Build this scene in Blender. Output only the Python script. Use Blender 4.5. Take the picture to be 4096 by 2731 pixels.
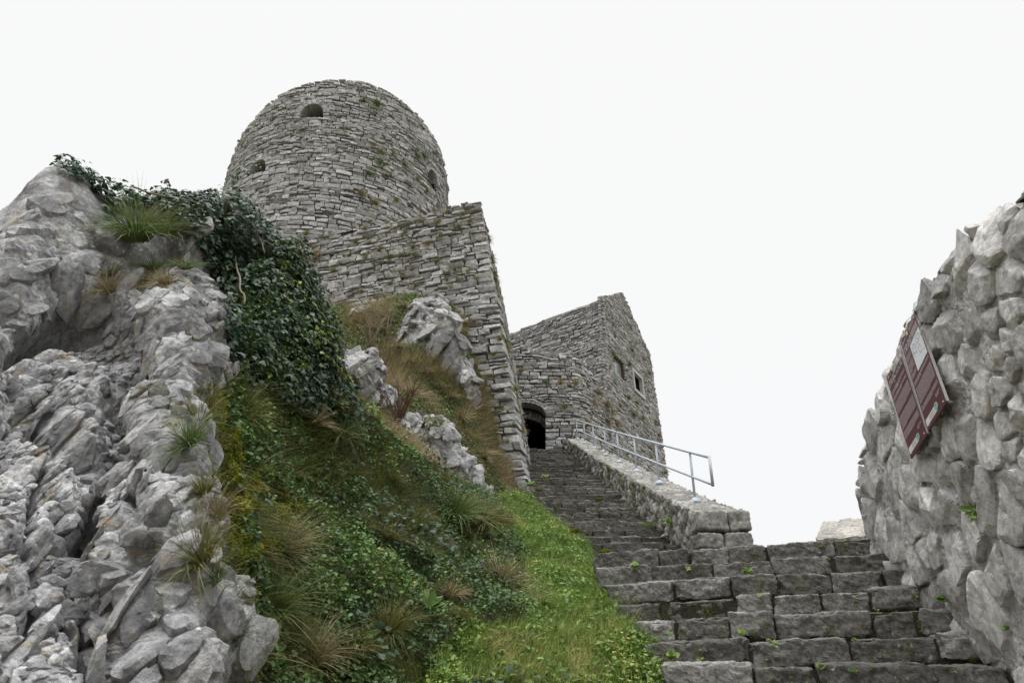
import bpy, math, random
import numpy as np
from mathutils import Vector

for _o in list(bpy.data.objects):
    bpy.data.objects.remove(_o)
SC = bpy.context.scene
COL = SC.collection
RNG = np.random.default_rng(7)
random.seed(7)

# ------------------------------------------------------------------ camera
PITCH = math.radians(25.7)
FPX, CX, CY = 4096 * 24.0 / 36.0, 2048.0, 1365.5
CT, ST = math.cos(PITCH), math.sin(PITCH)
cd = bpy.data.cameras.new('camera')
cam = bpy.data.objects.new('camera', cd)
COL.objects.link(cam)
cd.sensor_width = 36.0
cd.lens = 24.0
cd.clip_start = 0.05
cd.clip_end = 6000
cd.dof.use_dof = True
cd.dof.focus_distance = 17.0
cd.dof.aperture_fstop = 6.3
cam.location = (0, 0, 0)
cam.rotation_euler = (math.pi / 2 + PITCH, 0, 0)
SC.camera = cam

# ------------------------------------------------------------------ world: bright overcast
SUN_EL, SUN_AZ = math.radians(70), math.radians(215)
w = bpy.data.worlds.new('World')
SC.world = w
w.use_nodes = True
nt = w.node_tree
nt.nodes.clear()
n_out = nt.nodes.new('ShaderNodeOutputWorld')
n_bg = nt.nodes.new('ShaderNodeBackground')
n_sky = nt.nodes.new('ShaderNodeTexSky')
n_sky.sky_type = 'NISHITA'
n_sky.sun_disc = False
n_sky.sun_elevation = SUN_EL
n_sky.sun_rotation = SUN_AZ
n_skyb = nt.nodes.new('ShaderNodeBackground')
n_skyb.inputs['Strength'].default_value = 0.06
nt.links.new(n_sky.outputs[0], n_skyb.inputs['Color'])
n_tc = nt.nodes.new('ShaderNodeTexCoord')
n_sep = nt.nodes.new('ShaderNodeSeparateXYZ')
nt.links.new(n_tc.outputs['Generated'], n_sep.inputs[0])
n_rmp = nt.nodes.new('ShaderNodeValToRGB')       # overcast cloud deck, brightest overhead
el = n_rmp.color_ramp.elements
el[0].position = 0.0
el[0].color = (0.968, 0.972, 0.980, 1)
el[1].position = 0.82
el[1].color = (0.985, 0.986, 0.988, 1)
e3 = el.new(1.0)
e3.color = (1, 1, 1, 1)
nt.links.new(n_sep.outputs['Z'], n_rmp.inputs[0])
n_zen = nt.nodes.new('ShaderNodeMapRange')
n_zen.inputs['From Min'].default_value = 0.80
n_zen.inputs['From Max'].default_value = 1.0
n_zen.inputs['To Min'].default_value = 1.0
n_zen.inputs['To Max'].default_value = 7.0
nt.links.new(n_sep.outputs['Z'], n_zen.inputs['Value'])
nt.links.new(n_rmp.outputs[0], n_bg.inputs['Color'])
nt.links.new(n_zen.outputs[0], n_bg.inputs['Strength'])
n_mix = nt.nodes.new('ShaderNodeMixShader')
n_mix.inputs[0].default_value = 0.96
nt.links.new(n_skyb.outputs[0], n_mix.inputs[1])
nt.links.new(n_bg.outputs[0], n_mix.inputs[2])
nt.links.new(n_mix.outputs[0], n_out.inputs['Surface'])

sl = bpy.data.lights.new('sun', 'SUN')
sl.energy = 1.1
sl.angle = math.radians(25)
sl.color = (1.0, 0.97, 0.93)
so = bpy.data.objects.new('sun', sl)
COL.objects.link(so)
_sd = Vector((math.sin(SUN_AZ) * math.cos(SUN_EL), math.cos(SUN_AZ) * math.cos(SUN_EL), math.sin(SUN_EL)))
so.rotation_euler = _sd.to_track_quat('Z', 'Y').to_euler()
so.location = (0, -10, 40)

SC.view_settings.view_transform = 'Standard'
SC.view_settings.look = 'None'
SC.view_settings.exposure = 0.0
SC.view_settings.gamma = 1.0
SC.view_settings.use_curve_mapping = False

# ------------------------------------------------------------------ geometry helpers
def ray(px, py):
    u = (px - CX) / FPX
    v = (CY - py) / FPX
    return np.array([u, CT - v * ST, ST + v * CT])


def at(px, py, Y):
    d = ray(px, py)
    return d * (Y / d[1])


def hit(px, py, p0, n):
    d = ray(px, py)
    return d * (np.dot(p0, n) / np.dot(d, n))


def to_px(P):
    P = np.asarray(P, float)
    zc = P[..., 1] * CT + P[..., 2] * ST
    yc = -P[..., 1] * ST + P[..., 2] * CT
    zc = np.where(zc < 0.05, 0.05, zc)
    return CX + FPX * P[..., 0] / zc, CY - FPX * yc / zc


def inpoly(px, py, poly):
    px = np.asarray(px); py = np.asarray(py)
    r = np.zeros(px.shape, bool)
    n = len(poly)
    for i in range(n):
        x1, y1 = poly[i]; x2, y2 = poly[(i + 1) % n]
        c = (y1 > py) != (y2 > py)
        r ^= c & (px < (x2 - x1) * (py - y1) / (y2 - y1 + 1e-9) + x1)
    return r


def polydist(px, py, line):
    best = np.full(np.shape(px), 1e9)
    for i in range(len(line) - 1):
        ax, ay = line[i]; bx, by = line[i + 1]
        dx, dy = bx - ax, by - ay
        t = np.clip(((px - ax) * dx + (py - ay) * dy) / (dx * dx + dy * dy), 0, 1)
        best = np.minimum(best, np.hypot(px - ax - t * dx, py - ay - t * dy))
    return best


def sstep(a, b, x):
    t = np.clip((x - a) / (b - a), 0, 1)
    return t * t * (3 - 2 * t)


def _hash(ix, iy, iz, seed):
    h = (ix.astype(np.int64) * 374761393 + iy.astype(np.int64) * 668265263 + iz.astype(np.int64) * 2147483647 + seed * 974711) & 0xFFFFFFFF
    h = ((h ^ (h >> 13)) * 1274126177) & 0xFFFFFFFF
    h = ((h ^ (h >> 16)) * 2246822519) & 0xFFFFFFFF
    return ((h ^ (h >> 15)) & 0xFFFFFF).astype(np.float64) / 16777216.0


def vnoise(P, seed=0):
    P = np.asarray(P, float)
    i = np.floor(P).astype(np.int64)
    f = P - i
    f = f * f * f * (f * (f * 6 - 15) + 10)
    r = 0
    for dx in (0, 1):
        wx = f[..., 0] if dx else 1 - f[..., 0]
        for dy in (0, 1):
            wy = f[..., 1] if dy else 1 - f[..., 1]
            for dz in (0, 1):
                wz = f[..., 2] if dz else 1 - f[..., 2]
                r = r + wx * wy * wz * _hash(i[..., 0] + dx, i[..., 1] + dy, i[..., 2] + dz, seed)
    return r * 2 - 1


def fbm(P, oct=4, seed=0, gain=0.5):
    a, r, P = 1.0, 0.0, np.asarray(P, float)
    for k in range(oct):
        r = r + a * vnoise(P + 17.3 * k, seed + k * 31)
        P = P * 2.03
        a *= gain
    return r


def voro(P, seed=0, jit=0.95):
    P = np.asarray(P, float)
    i0 = np.floor(P).astype(np.int64)
    sh = P.shape[:-1]
    F1 = np.full(sh, 9.0); F2 = np.full(sh, 9.0)
    C = np.zeros(P.shape, np.int64); O = np.zeros(P.shape)
    for dx in (-1, 0, 1):
        for dy in (-1, 0, 1):
            for dz in (-1, 0, 1):
                c = i0 + np.array([dx, dy, dz])
                o = np.stack([_hash(c[..., 0], c[..., 1], c[..., 2], seed + k) for k in (1, 2, 3)], -1)
                q = P - (c + 0.5 + (o - 0.5) * jit)
                d = np.sqrt((q * q).sum(-1))
                m = d < F1
                F2 = np.where(m, F1, np.minimum(F2, d))
                F1 = np.where(m, d, F1)
                C = np.where(m[..., None], c, C)
                O = np.where(m[..., None], q, O)
    rnd = [_hash(C[..., 0], C[..., 1], C[..., 2], seed + 50 + k) for k in range(5)]
    return F1, F2, O, rnd


def facets(P, scale, seed, aniso=(1, 1, 1), tilt=0.9, step=0.5, crack=0.10, depth=0.6, warp=0.25):
    """broken-block relief in units of the block size, and a per-block tone"""
    Q = np.asarray(P, float) / scale * np.array(aniso)
    Q = Q + warp * np.stack([fbm(Q * 0.9 + 5.1 * k, 2, seed + 400 + k) for k in range(3)], -1)
    F1, F2, O, r = voro(Q, seed)
    T = np.stack([r[1] - .5, r[2] - .5, r[3] - .5], -1) * 2 * tilt
    d = step * (r[0] - .5) + (O * T).sum(-1)
    e = F2 - F1
    d = d - depth * (1 - sstep(0, crack, e)) * (0.35 + 0.65 * r[4])
    return d * scale, r[0], e


_TAB = np.random.default_rng(99).random((8192, 8))


def chisel(P, scale, seed, aniso=(1, 1, 1), tilt=.45, step=.35, r0=.42, slope=1.6, warp=.22, power=4.0, jit=.9):
    """angular blocks: each cell carries a tilted flat face with steep but continuous sides (max over neighbours)"""
    Q = np.asarray(P, float) / scale * np.array(aniso)
    Q = Q + warp * np.stack([fbm(Q * 1.1 + 5.1 * k, 2, seed + 400 + k) for k in range(3)], -1)
    i0 = np.floor(Q).astype(np.int64)
    best = np.full(Q.shape[:-1], -9.0)
    tone = np.zeros(Q.shape[:-1])
    for dx in (-1, 0, 1):
        for dy in (-1, 0, 1):
            for dz in (-1, 0, 1):
                cx, cy, cz = i0[..., 0] + dx, i0[..., 1] + dy, i0[..., 2] + dz
                h = (cx * 73856093 ^ cy * 19349663 ^ cz * 83492791 ^ (seed * 2654435)) & 0xFFFFFFFF
                h = ((h ^ (h >> 15)) * 2246822519) & 0xFFFFFFFF
                t = _TAB[(h ^ (h >> 13)) & 8191]
                o = Q - (np.stack([cx, cy, cz], -1) + .5 + (t[..., :3] - .5) * jit)
                ds = (np.abs(o) ** power).sum(-1) ** (1 / power)
                v = step * t[..., 3] + tilt * 2 * (o * (t[..., 4:7] - .5)).sum(-1) - slope * np.maximum(ds - r0 * (.75 + .5 * t[..., 7]), 0)
                m = v > best
                best = np.where(m, v, best)
                tone = np.where(m, t[..., 7], tone)
    return (best - .3 * step) * scale, tone


def gnormals(P):
    a = np.gradient(P, axis=0); b = np.gradient(P, axis=1)
    n = np.cross(a, b)
    return n / (np.linalg.norm(n, axis=-1, keepdims=True) + 1e-12)


def catmull(A, t):
    """A (n,...) sampled at t in [0,n-1] with a Catmull-Rom spline"""
    n = len(A)
    t = np.clip(t, 0, n - 1 - 1e-9)
    i = np.floor(t).astype(int)
    f = (t - i).reshape((-1,) + (1,) * (A.ndim - 1))
    p0 = A[np.clip(i - 1, 0, n - 1)]; p1 = A[i]; p2 = A[np.clip(i + 1, 0, n - 1)]; p3 = A[np.clip(i + 2, 0, n - 1)]
    return 0.5 * (2 * p1 + (p2 - p0) * f + (2 * p0 - 5 * p1 + 4 * p2 - p3) * f ** 2 + (3 * p1 - p0 - 3 * p2 + p3) * f ** 3)


class MB:
    """collects vertices / faces / attributes of ONE mesh"""
    def __init__(self):
        self.V, self.F, self.A, self.n = [], [], [], 0

    def add(self, V, F, tone=0.5, mat=0, **attrs):
        V = np.asarray(V, float).reshape(-1, 3)
        if not isinstance(F, (list, tuple)):
            F = [F]
        for f in F:
            f = np.asarray(f, np.int64)
            if f.size:
                self.F.append((f + self.n, mat))
        at_ = {'tone': np.broadcast_to(np.asarray(tone, float).ravel() if np.ndim(tone) else tone, (len(V),))}
        for k, a in attrs.items():
            at_[k] = np.broadcast_to(np.asarray(a, float).ravel() if np.ndim(a) else a, (len(V),))
        self.V.append(V); self.A.append(at_)
        self.n += len(V)
        return self

    def build(self, name, mats, parent=None, smooth=True, base=None):
        V = np.concatenate(self.V)
        if parent is not None and base is None:
            base = np.array(ROOT_BASE.get(parent.name, (0, 0, 0)))
        off = np.zeros(3)
        if base is not None:
            off = np.asarray(base, float)
            V = V - off
        me = bpy.data.meshes.new(name)
        if not isinstance(mats, (list, tuple)):
            mats = [mats]
        for m in mats:
            me.materials.append(m)
        nl = sum(f.size for f, _ in self.F); npoly = sum(len(f) for f, _ in self.F)
        me.vertices.add(len(V)); me.vertices.foreach_set('co', V.ravel().astype(np.float32))
        me.loops.add(nl); me.polygons.add(npoly)
        me.loops.foreach_set('vertex_index', np.concatenate([f.ravel() for f, _ in self.F]).astype(np.int32))
        tot = np.concatenate([np.full(len(f), f.shape[1]) for f, _ in self.F]).astype(np.int32)
        st = np.zeros(npoly, np.int32); st[1:] = np.cumsum(tot)[:-1]
        me.polygons.foreach_set('loop_start', st)
        me.polygons.foreach_set('loop_total', tot)
        me.polygons.foreach_set('material_index', np.concatenate([np.full(len(f), m) for f, m in self.F]).astype(np.int32))
        me.polygons.foreach_set('use_smooth', np.full(npoly, bool(smooth)))
        keys = set().union(*[a.keys() for a in self.A])
        for k in keys:
            at_ = me.attributes.new(k, 'FLOAT', 'POINT')
            at_.data.foreach_set('value', np.concatenate([a.get(k, np.zeros(len(v))) for a, v in zip(self.A, self.V)]).astype(np.float32))
        me.update(calc_edges=True)
        o = bpy.data.objects.new(name, me)
        COL.objects.link(o)
        if parent is not None:
            o.parent = parent
            # vertices are relative to the thing's base; a sub-part keeps the same frame
            ROOT_BASE[o.name] = off
        elif base is not None:
            o.location = off
        return o


ROOT_BASE = {}


def tag(o, label, cat, group=None, kind=None):
    o['label'] = label
    o['category'] = cat
    if group:
        o['group'] = group
    if kind:
        o['kind'] = kind
    return o


def thing(name, label, cat, loc, group=None):
    o = bpy.data.objects.new(name, None)
    o.empty_display_size = 0.2
    COL.objects.link(o)
    o.location = loc
    ROOT_BASE[o.name] = np.array(loc, float)
    return tag(o, label, cat, group)


def grid_faces(n, m, wrap=False, keep=None):
    i, j = np.meshgrid(np.arange(n - 1), np.arange(m - 1), indexing='ij')
    a = i * m + j
    F = np.stack([a, a + m, a + m + 1, a + 1], -1).reshape(-1, 4)
    if keep is not None:
        F = F[keep.ravel()]
    return F


def add_grid(mb, P, tone=0.5, mat=0, keep=None, flip=False, **attrs):
    F = grid_faces(P.shape[0], P.shape[1], keep=keep)
    if flip:
        F = F[:, ::-1]
    mb.add(P.reshape(-1, 3), F, tone, mat, **attrs)


def tube(mb, pts, rad, n=10, tone=0.5, caps=True, mat=0):
    pts = np.asarray(pts, float)
    rad = np.broadcast_to(rad, (len(pts),))
    T = np.gradient(pts, axis=0)
    T /= np.linalg.norm(T, axis=1, keepdims=True) + 1e-12
    ref = np.array([0, 0, 1.0]) if abs(T[0, 2]) < .9 else np.array([1.0, 0, 0])
    rings = []
    for p, t, r in zip(pts, T, rad):
        a = np.cross(t, ref); a /= np.linalg.norm(a) + 1e-12
        b = np.cross(t, a)
        th = np.arange(n) * 2 * math.pi / n
        rings.append(p + r * (np.cos(th)[:, None] * a + np.sin(th)[:, None] * b))
    V = np.concatenate(rings)
    F = []
    for k in range(len(pts) - 1):
        for q in range(n):
            F.append((k * n + q, (k + 1) * n + q, (k + 1) * n + (q + 1) % n, k * n + (q + 1) % n))
    Fs = [np.array(F)]
    if caps:
        Fs.append(np.array([list(range(n)), [(len(pts) - 1) * n + q for q in range(n)][::-1]]))
    mb.add(V, Fs, tone, mat)


_tmpl = {}


def box_template(nx, ny, nz):
    k = (nx, ny, nz)
    if k in _tmpl:
        return _tmpl[k]
    V, F = {}, []

    def vid(p):
        q = tuple(np.round(p, 6))
        return V.setdefault(q, len(V))
    ax = [np.linspace(-1, 1, n + 1) for n in k]
    for d in range(3):
        a, b = (d + 1) % 3, (d + 2) % 3
        for s in (-1, 1):
            for i in range(k[a]):
                for j in range(k[b]):
                    q = []
                    for (di, dj) in ((0, 0), (1, 0), (1, 1), (0, 1)):
                        p = np.zeros(3); p[d] = s; p[a] = ax[a][i + di]; p[b] = ax[b][j + dj]
                        q.append(vid(p))
                    F.append(q if s > 0 else q[::-1])
    _tmpl[k] = (np.array(list(V.keys())), np.array(F))
    return _tmpl[k]


def rough_block(mb, C, ex, ey, ez, res=(12, 6, 6), rnd=0.03, rough=0.012, freq=9.0, seed=0, tone=0.5, chip=0.5):
    """hewn block: centre C, half-extent vectors ex ey ez, rounded edges, worn faces"""
    T, F = box_template(*res)
    L = np.array([np.linalg.norm(ex), np.linalg.norm(ey), np.linalg.norm(ez)])
    p = T * L
    inner = np.clip(p, -(L - rnd), L - rnd)
    d = p - inner
    ln = np.linalg.norm(d, axis=1, keepdims=True)
    p = inner + np.where(ln > 1e-9, d / (ln + 1e-12) * np.minimum(rnd, ln * 1.0 + 0), 0)
    E = np.stack([ex, ey, ez]) / L[:, None]
    P = np.asarray(C) + p @ E
    Nn = T / (np.abs(T).max(1, keepdims=True)); Nn = Nn / np.linalg.norm(Nn, axis=1, keepdims=True)
    Nn = Nn @ E
    q = P * freq + seed * 3.7
    dsp = rough * .55 * fbm(q * .45, 3, seed) + rough * .40 * fbm(q * 2.6, 3, seed + 3) - rough * .7 * np.maximum(0, vnoise(q * 1.3 + 9, seed + 5) - .25)
    edge = (np.sort(np.abs(T), 1)[:, 1]) ** 8
    dsp = dsp - chip * rough * edge * np.maximum(0, .25 + vnoise(q * .9, seed + 9))
    mb.add(P + Nn * dsp[:, None], F, tone)


# ------------------------------------------------------------------ materials
def new_mat(name):
    m = bpy.data.materials.new(name)
    m.use_nodes = True
    t = m.node_tree
    b = t.nodes['Principled BSDF']
    return m, t, b


def N(t, kind, **kw):
    n = t.nodes.new(kind)
    for k, v in kw.items():
        if k in n.inputs.keys():
            n.inputs[k].default_value = v
        else:
            setattr(n, k, v)
    return n


def ramp(t, fac, stops):
    r = t.nodes.new('ShaderNodeValToRGB')
    e = r.color_ramp.elements
    e[0].position, e[0].color = stops[0][0], (*stops[0][1], 1)
    e[1].position, e[1].color = stops[-1][0], (*stops[-1][1], 1)
    for p, c in stops[1:-1]:
        q = e.new(p); q.color = (*c, 1)
    t.links.new(fac, r.inputs[0])
    return r.outputs[0]


def mixc(t, a, b, fac, mode='MIX'):
    m = t.nodes.new('ShaderNodeMix')
    m.data_type = 'RGBA'
    m.blend_type = mode
    for s, i in ((fac, 0), (a, 6), (b, 7)):
        if isinstance(s, (int, float)):
            m.inputs[i].default_value = s
        elif isinstance(s, tuple):
            m.inputs[i].default_value = (*s, 1)
        else:
            t.links.new(s, m.inputs[i])
    return m.outputs[2]


def tnoise(t, scale, detail=5, rough=.6, off=None, stretch=None):
    tc = t.nodes.new('ShaderNodeTexCoord')
    src = tc.outputs['Object']
    if off is not None or stretch is not None:
        mp = t.nodes.new('ShaderNodeMapping')
        if off is not None:
            mp.inputs['Location'].default_value = off
        if stretch is not None:
            mp.inputs['Scale'].default_value = stretch
        t.links.new(src, mp.inputs[0]); src = mp.outputs[0]
    n = N(t, 'ShaderNodeTexNoise', Scale=scale, Detail=detail, Roughness=rough)
    t.links.new(src, n.inputs['Vector'])
    return n.outputs['Fac']


def maprange(t, v, a, b, c=0.0, d=1.0):
    m = N(t, 'ShaderNodeMapRange')
    m.inputs[1].default_value = a; m.inputs[2].default_value = b
    m.inputs[3].default_value = c; m.inputs[4].default_value = d
    t.links.new(v, m.inputs[0])
    return m.outputs[0]


def attr(t, name):
    a = t.nodes.new('ShaderNodeAttribute')
    a.attribute_name = name
    return a.outputs['Fac']


def stone_mat(name, dark, mid, light, fine=30.0, stain=0.6, lichen=0.25, bump=0.35, bdist=0.02, moss=None,
              ochre=(.30, .21, .09), blotch=2.0, rough=0.9, spots=0.0):
    m, t, b = new_mat(name)
    c = ramp(t, attr(t, 'tone'), [(0, dark), (.5, mid), (1, light)])
    g = ramp(t, tnoise(t, fine, 8, .72), [(.30, (.30, .30, .31)), (.5, (.95, .95, .95)), (.68, (1.5, 1.49, 1.47))])
    c = mixc(t, c, g, .85, 'MULTIPLY')
    s = maprange(t, tnoise(t, blotch, 6, .65, off=(3, 8, 1)), .49, .62, 0, stain)
    c = mixc(t, c, tuple(x * .38 for x in mid), s)
    if lichen:
        l = maprange(t, tnoise(t, blotch * 4.1, 7, .75, off=(9, 2, 5)), .55, .65, 0, lichen)
        c = mixc(t, c, ochre, l)
        l2 = maprange(t, tnoise(t, blotch * 6.3, 6, .7, off=(1, 12, 5)), .60, .68, 0, lichen * 1.2)
        c = mixc(t, c, tuple(min(.75, x * 1.45) for x in light), l2)
    if spots:
        sp = maprange(t, tnoise(t, fine * .55, 3, .5, off=(4, 4, 7)), .66, .71, 0, spots)
        c = mixc(t, c, (.55, .54, .5), sp)
    if moss:
        mz = t.nodes.new('ShaderNodeMath'); mz.operation = 'MULTIPLY'
        t.links.new(attr(t, 'moss'), mz.inputs[0])
        t.links.new(maprange(t, tnoise(t, 14, 6, .7), .35, .6, .25, 1.3), mz.inputs[1])
        mz.use_clamp = True
        c = mixc(t, c, moss, mz.outputs[0])
    t.links.new(c, b.inputs['Base Color'])
    b.inputs['Roughness'].default_value = rough
    b.inputs['Specular IOR Level'].default_value = .25
    bp = N(t, 'ShaderNodeBump', Strength=bump, Distance=bdist)
    h = t.nodes.new('ShaderNodeMath'); h.operation = 'ADD'
    t.links.new(tnoise(t, fine * .6, 9, .7, off=(5, 5, 5)), h.inputs[0])
    t.links.new(maprange(t, tnoise(t, fine * 2.3, 5, .7), .3, .7, 0, .4), h.inputs[1])
    t.links.new(h.outputs[0], bp.inputs['Height'])
    t.links.new(bp.outputs[0], b.inputs['Normal'])
    return m


def leaf_mat(name, stops, rough=.5, spec=.4, vary=6.0):
    m, t, b = new_mat(name)
    c = ramp(t, attr(t, 'tone'), stops)
    g = ramp(t, tnoise(t, vary, 3, .6), [(.3, (.75, .75, .75)), (.7, (1.2, 1.2, 1.2))])
    c = mixc(t, c, g, .8, 'MULTIPLY')
    t.links.new(c, b.inputs['Base Color'])
    b.inputs['Roughness'].default_value = rough
    b.inputs['Specular IOR Level'].default_value = spec
    # thin leaves let a little light through
    tr = t.nodes.new('ShaderNodeBsdfTranslucent')
    t.links.new(c, tr.inputs['Color'])
    mx = t.nodes.new('ShaderNodeMixShader'); mx.inputs[0].default_value = .22
    out = t.nodes['Material Output']
    t.links.new(b.outputs[0], mx.inputs[1]); t.links.new(tr.outputs[0], mx.inputs[2])
    t.links.new(mx.outputs[0], out.inputs['Surface'])
    return m


def plain_mat(name, col, rough=.6, metal=0.0, spec=.4):
    m, t, b = new_mat(name)
    b.inputs['Base Color'].default_value = (*col, 1)
    b.inputs['Roughness'].default_value = rough
    b.inputs['Metallic'].default_value = metal
    b.inputs['Specular IOR Level'].default_value = spec
    return m


M_TOWER = stone_mat('tower_stone', (.26, .263, .265), (.405, .408, .41), (.55, .553, .555), fine=9, stain=.18, lichen=.06, bump=.5, bdist=.03, blotch=.9)
M_BAST = stone_mat('bastion_stone', (.23, .231, .23), (.38, .38, .377), (.53, .53, .525), fine=11, stain=.22, lichen=.10, bump=.5, bdist=.03, blotch=1.1)
M_CORE = stone_mat('wall_core', (.05, .048, .045), (.06, .058, .055), (.08, .077, .07), fine=12, stain=.3, lichen=0)
M_DARK = plain_mat('dark_interior', (.012, .012, .012), .95, spec=.1)  # near-black colour paints in the shade deep inside the door and window openings
M_RUBBLE = stone_mat('rubble_limestone', (.29, .282, .276), (.49, .48, .47), (.66, .65, .637), fine=16, stain=.3, lichen=.35, bump=.5, bdist=.015, blotch=2.2, ochre=(.36, .28, .18))
M_CRAG = stone_mat('crag_limestone', (.13, .13, .136), (.355, .356, .364), (.58, .58, .583), fine=24, stain=.8, lichen=.6, bump=.8, bdist=.02, moss=(.035, .04, .008), blotch=1.7, ochre=(.33, .25, .12))
M_OUTC = stone_mat('outcrop_limestone', (.17, .17, .175), (.33, .33, .335), (.50, .50, .50), fine=8, stain=.5, lichen=.3, bump=.6, bdist=.04, moss=(.06, .07, .012), blotch=1.2)
M_STEP = stone_mat('step_stone', (.075, .071, .064), (.145, .14, .13), (.235, .228, .215), fine=42, stain=.6, lichen=.22, bump=.5, bdist=.012, blotch=3.0, ochre=(.12, .085, .03), spots=.35)
M_STEPU = stone_mat('upper_step_stone', (.05, .047, .038), (.094, .090, .080), (.165, .158, .143), fine=26, stain=.6, lichen=.3, bump=.5, bdist=.02, blotch=2.4, ochre=(.12, .08, .03), spots=.4)
M_PARA = stone_mat('parapet_stone', (.17, .165, .15), (.28, .275, .255), (.42, .41, .385), fine=20, stain=.55, lichen=.4, bump=.5, bdist=.02, blotch=2.0, ochre=(.2, .16, .08), moss=(.07, .09, .015))
M_SLAB = stone_mat('coping_slab_stone', (.20, .185, .165), (.30, .285, .26), (.40, .38, .35), fine=18, stain=.3, lichen=.3, blotch=2.5)
M_SOIL = stone_mat('soil', (.03, .027, .018), (.045, .04, .025), (.07, .06, .04), fine=14, stain=.5, lichen=0, bump=.6, moss=(.05, .055, .015))
M_HILL = stone_mat('hill_turf', (.10, .09, .045), (.15, .13, .065), (.2, .17, .09), fine=6, stain=.4, lichen=0, bump=.6, bdist=.05)

M_RAIL = plain_mat('rail_paint', (.41, .455, .52), .6, spec=.3)
M_RUST = plain_mat('dark_rail_paint', (.12, .125, .14), .5)
M_IVY = leaf_mat('ivy_leaf', [(0, (.014, .032, .015)), (.45, (.032, .068, .034)), (.8, (.07, .12, .062)), (.92, (.10, .14, .06)), (1, (.30, .36, .04))], rough=.48, spec=.32)
M_STEM = plain_mat('woody_stem', (.20, .165, .12), .85)
M_TWIG = plain_mat('red_twig', (.09, .045, .03), .8)
M_GRASS = leaf_mat('grass_blade', [(0, (.06, .10, .014)), (.5, (.125, .225, .040)), (.85, (.26, .36, .08)), (1, (.50, .45, .20))], rough=.55)
M_COVER = leaf_mat('cover_leaf', [(0, (.04, .085, .014)), (.5, (.14, .235, .045)), (.9, (.28, .38, .085)), (1, (.50, .46, .11))], rough=.5)
M_UNDER = leaf_mat('undergrowth_leaf', [(0, (.022, .045, .012)), (.4, (.060, .125, .024)), (.75, (.135, .235, .050)), (.93, (.21, .26, .08)), (1, (.42, .32, .10))], rough=.5)
M_DRY = leaf_mat('dry_grass', [(0, (.07, .075, .025)), (.4, (.17, .145, .065)), (.75, (.33, .26, .14)), (1, (.52, .44, .29))], rough=.7)
M_OLIVE = leaf_mat('olive_grass', [(0, (.04, .052, .010)), (.45, (.12, .135, .028)), (.8, (.22, .20, .065)), (1, (.36, .28, .14))], rough=.65)
M_TUSS = leaf_mat('green_tussock', [(0, (.035, .065, .016)), (.5, (.095, .155, .042)), (.85, (.18, .22, .07)), (1, (.30, .26, .13))], rough=.6)
M_MOSS = leaf_mat('moss', [(0, (.05, .055, .006)), (.6, (.15, .165, .018)), (1, (.27, .28, .04))], rough=.9, spec=.1)

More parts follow.
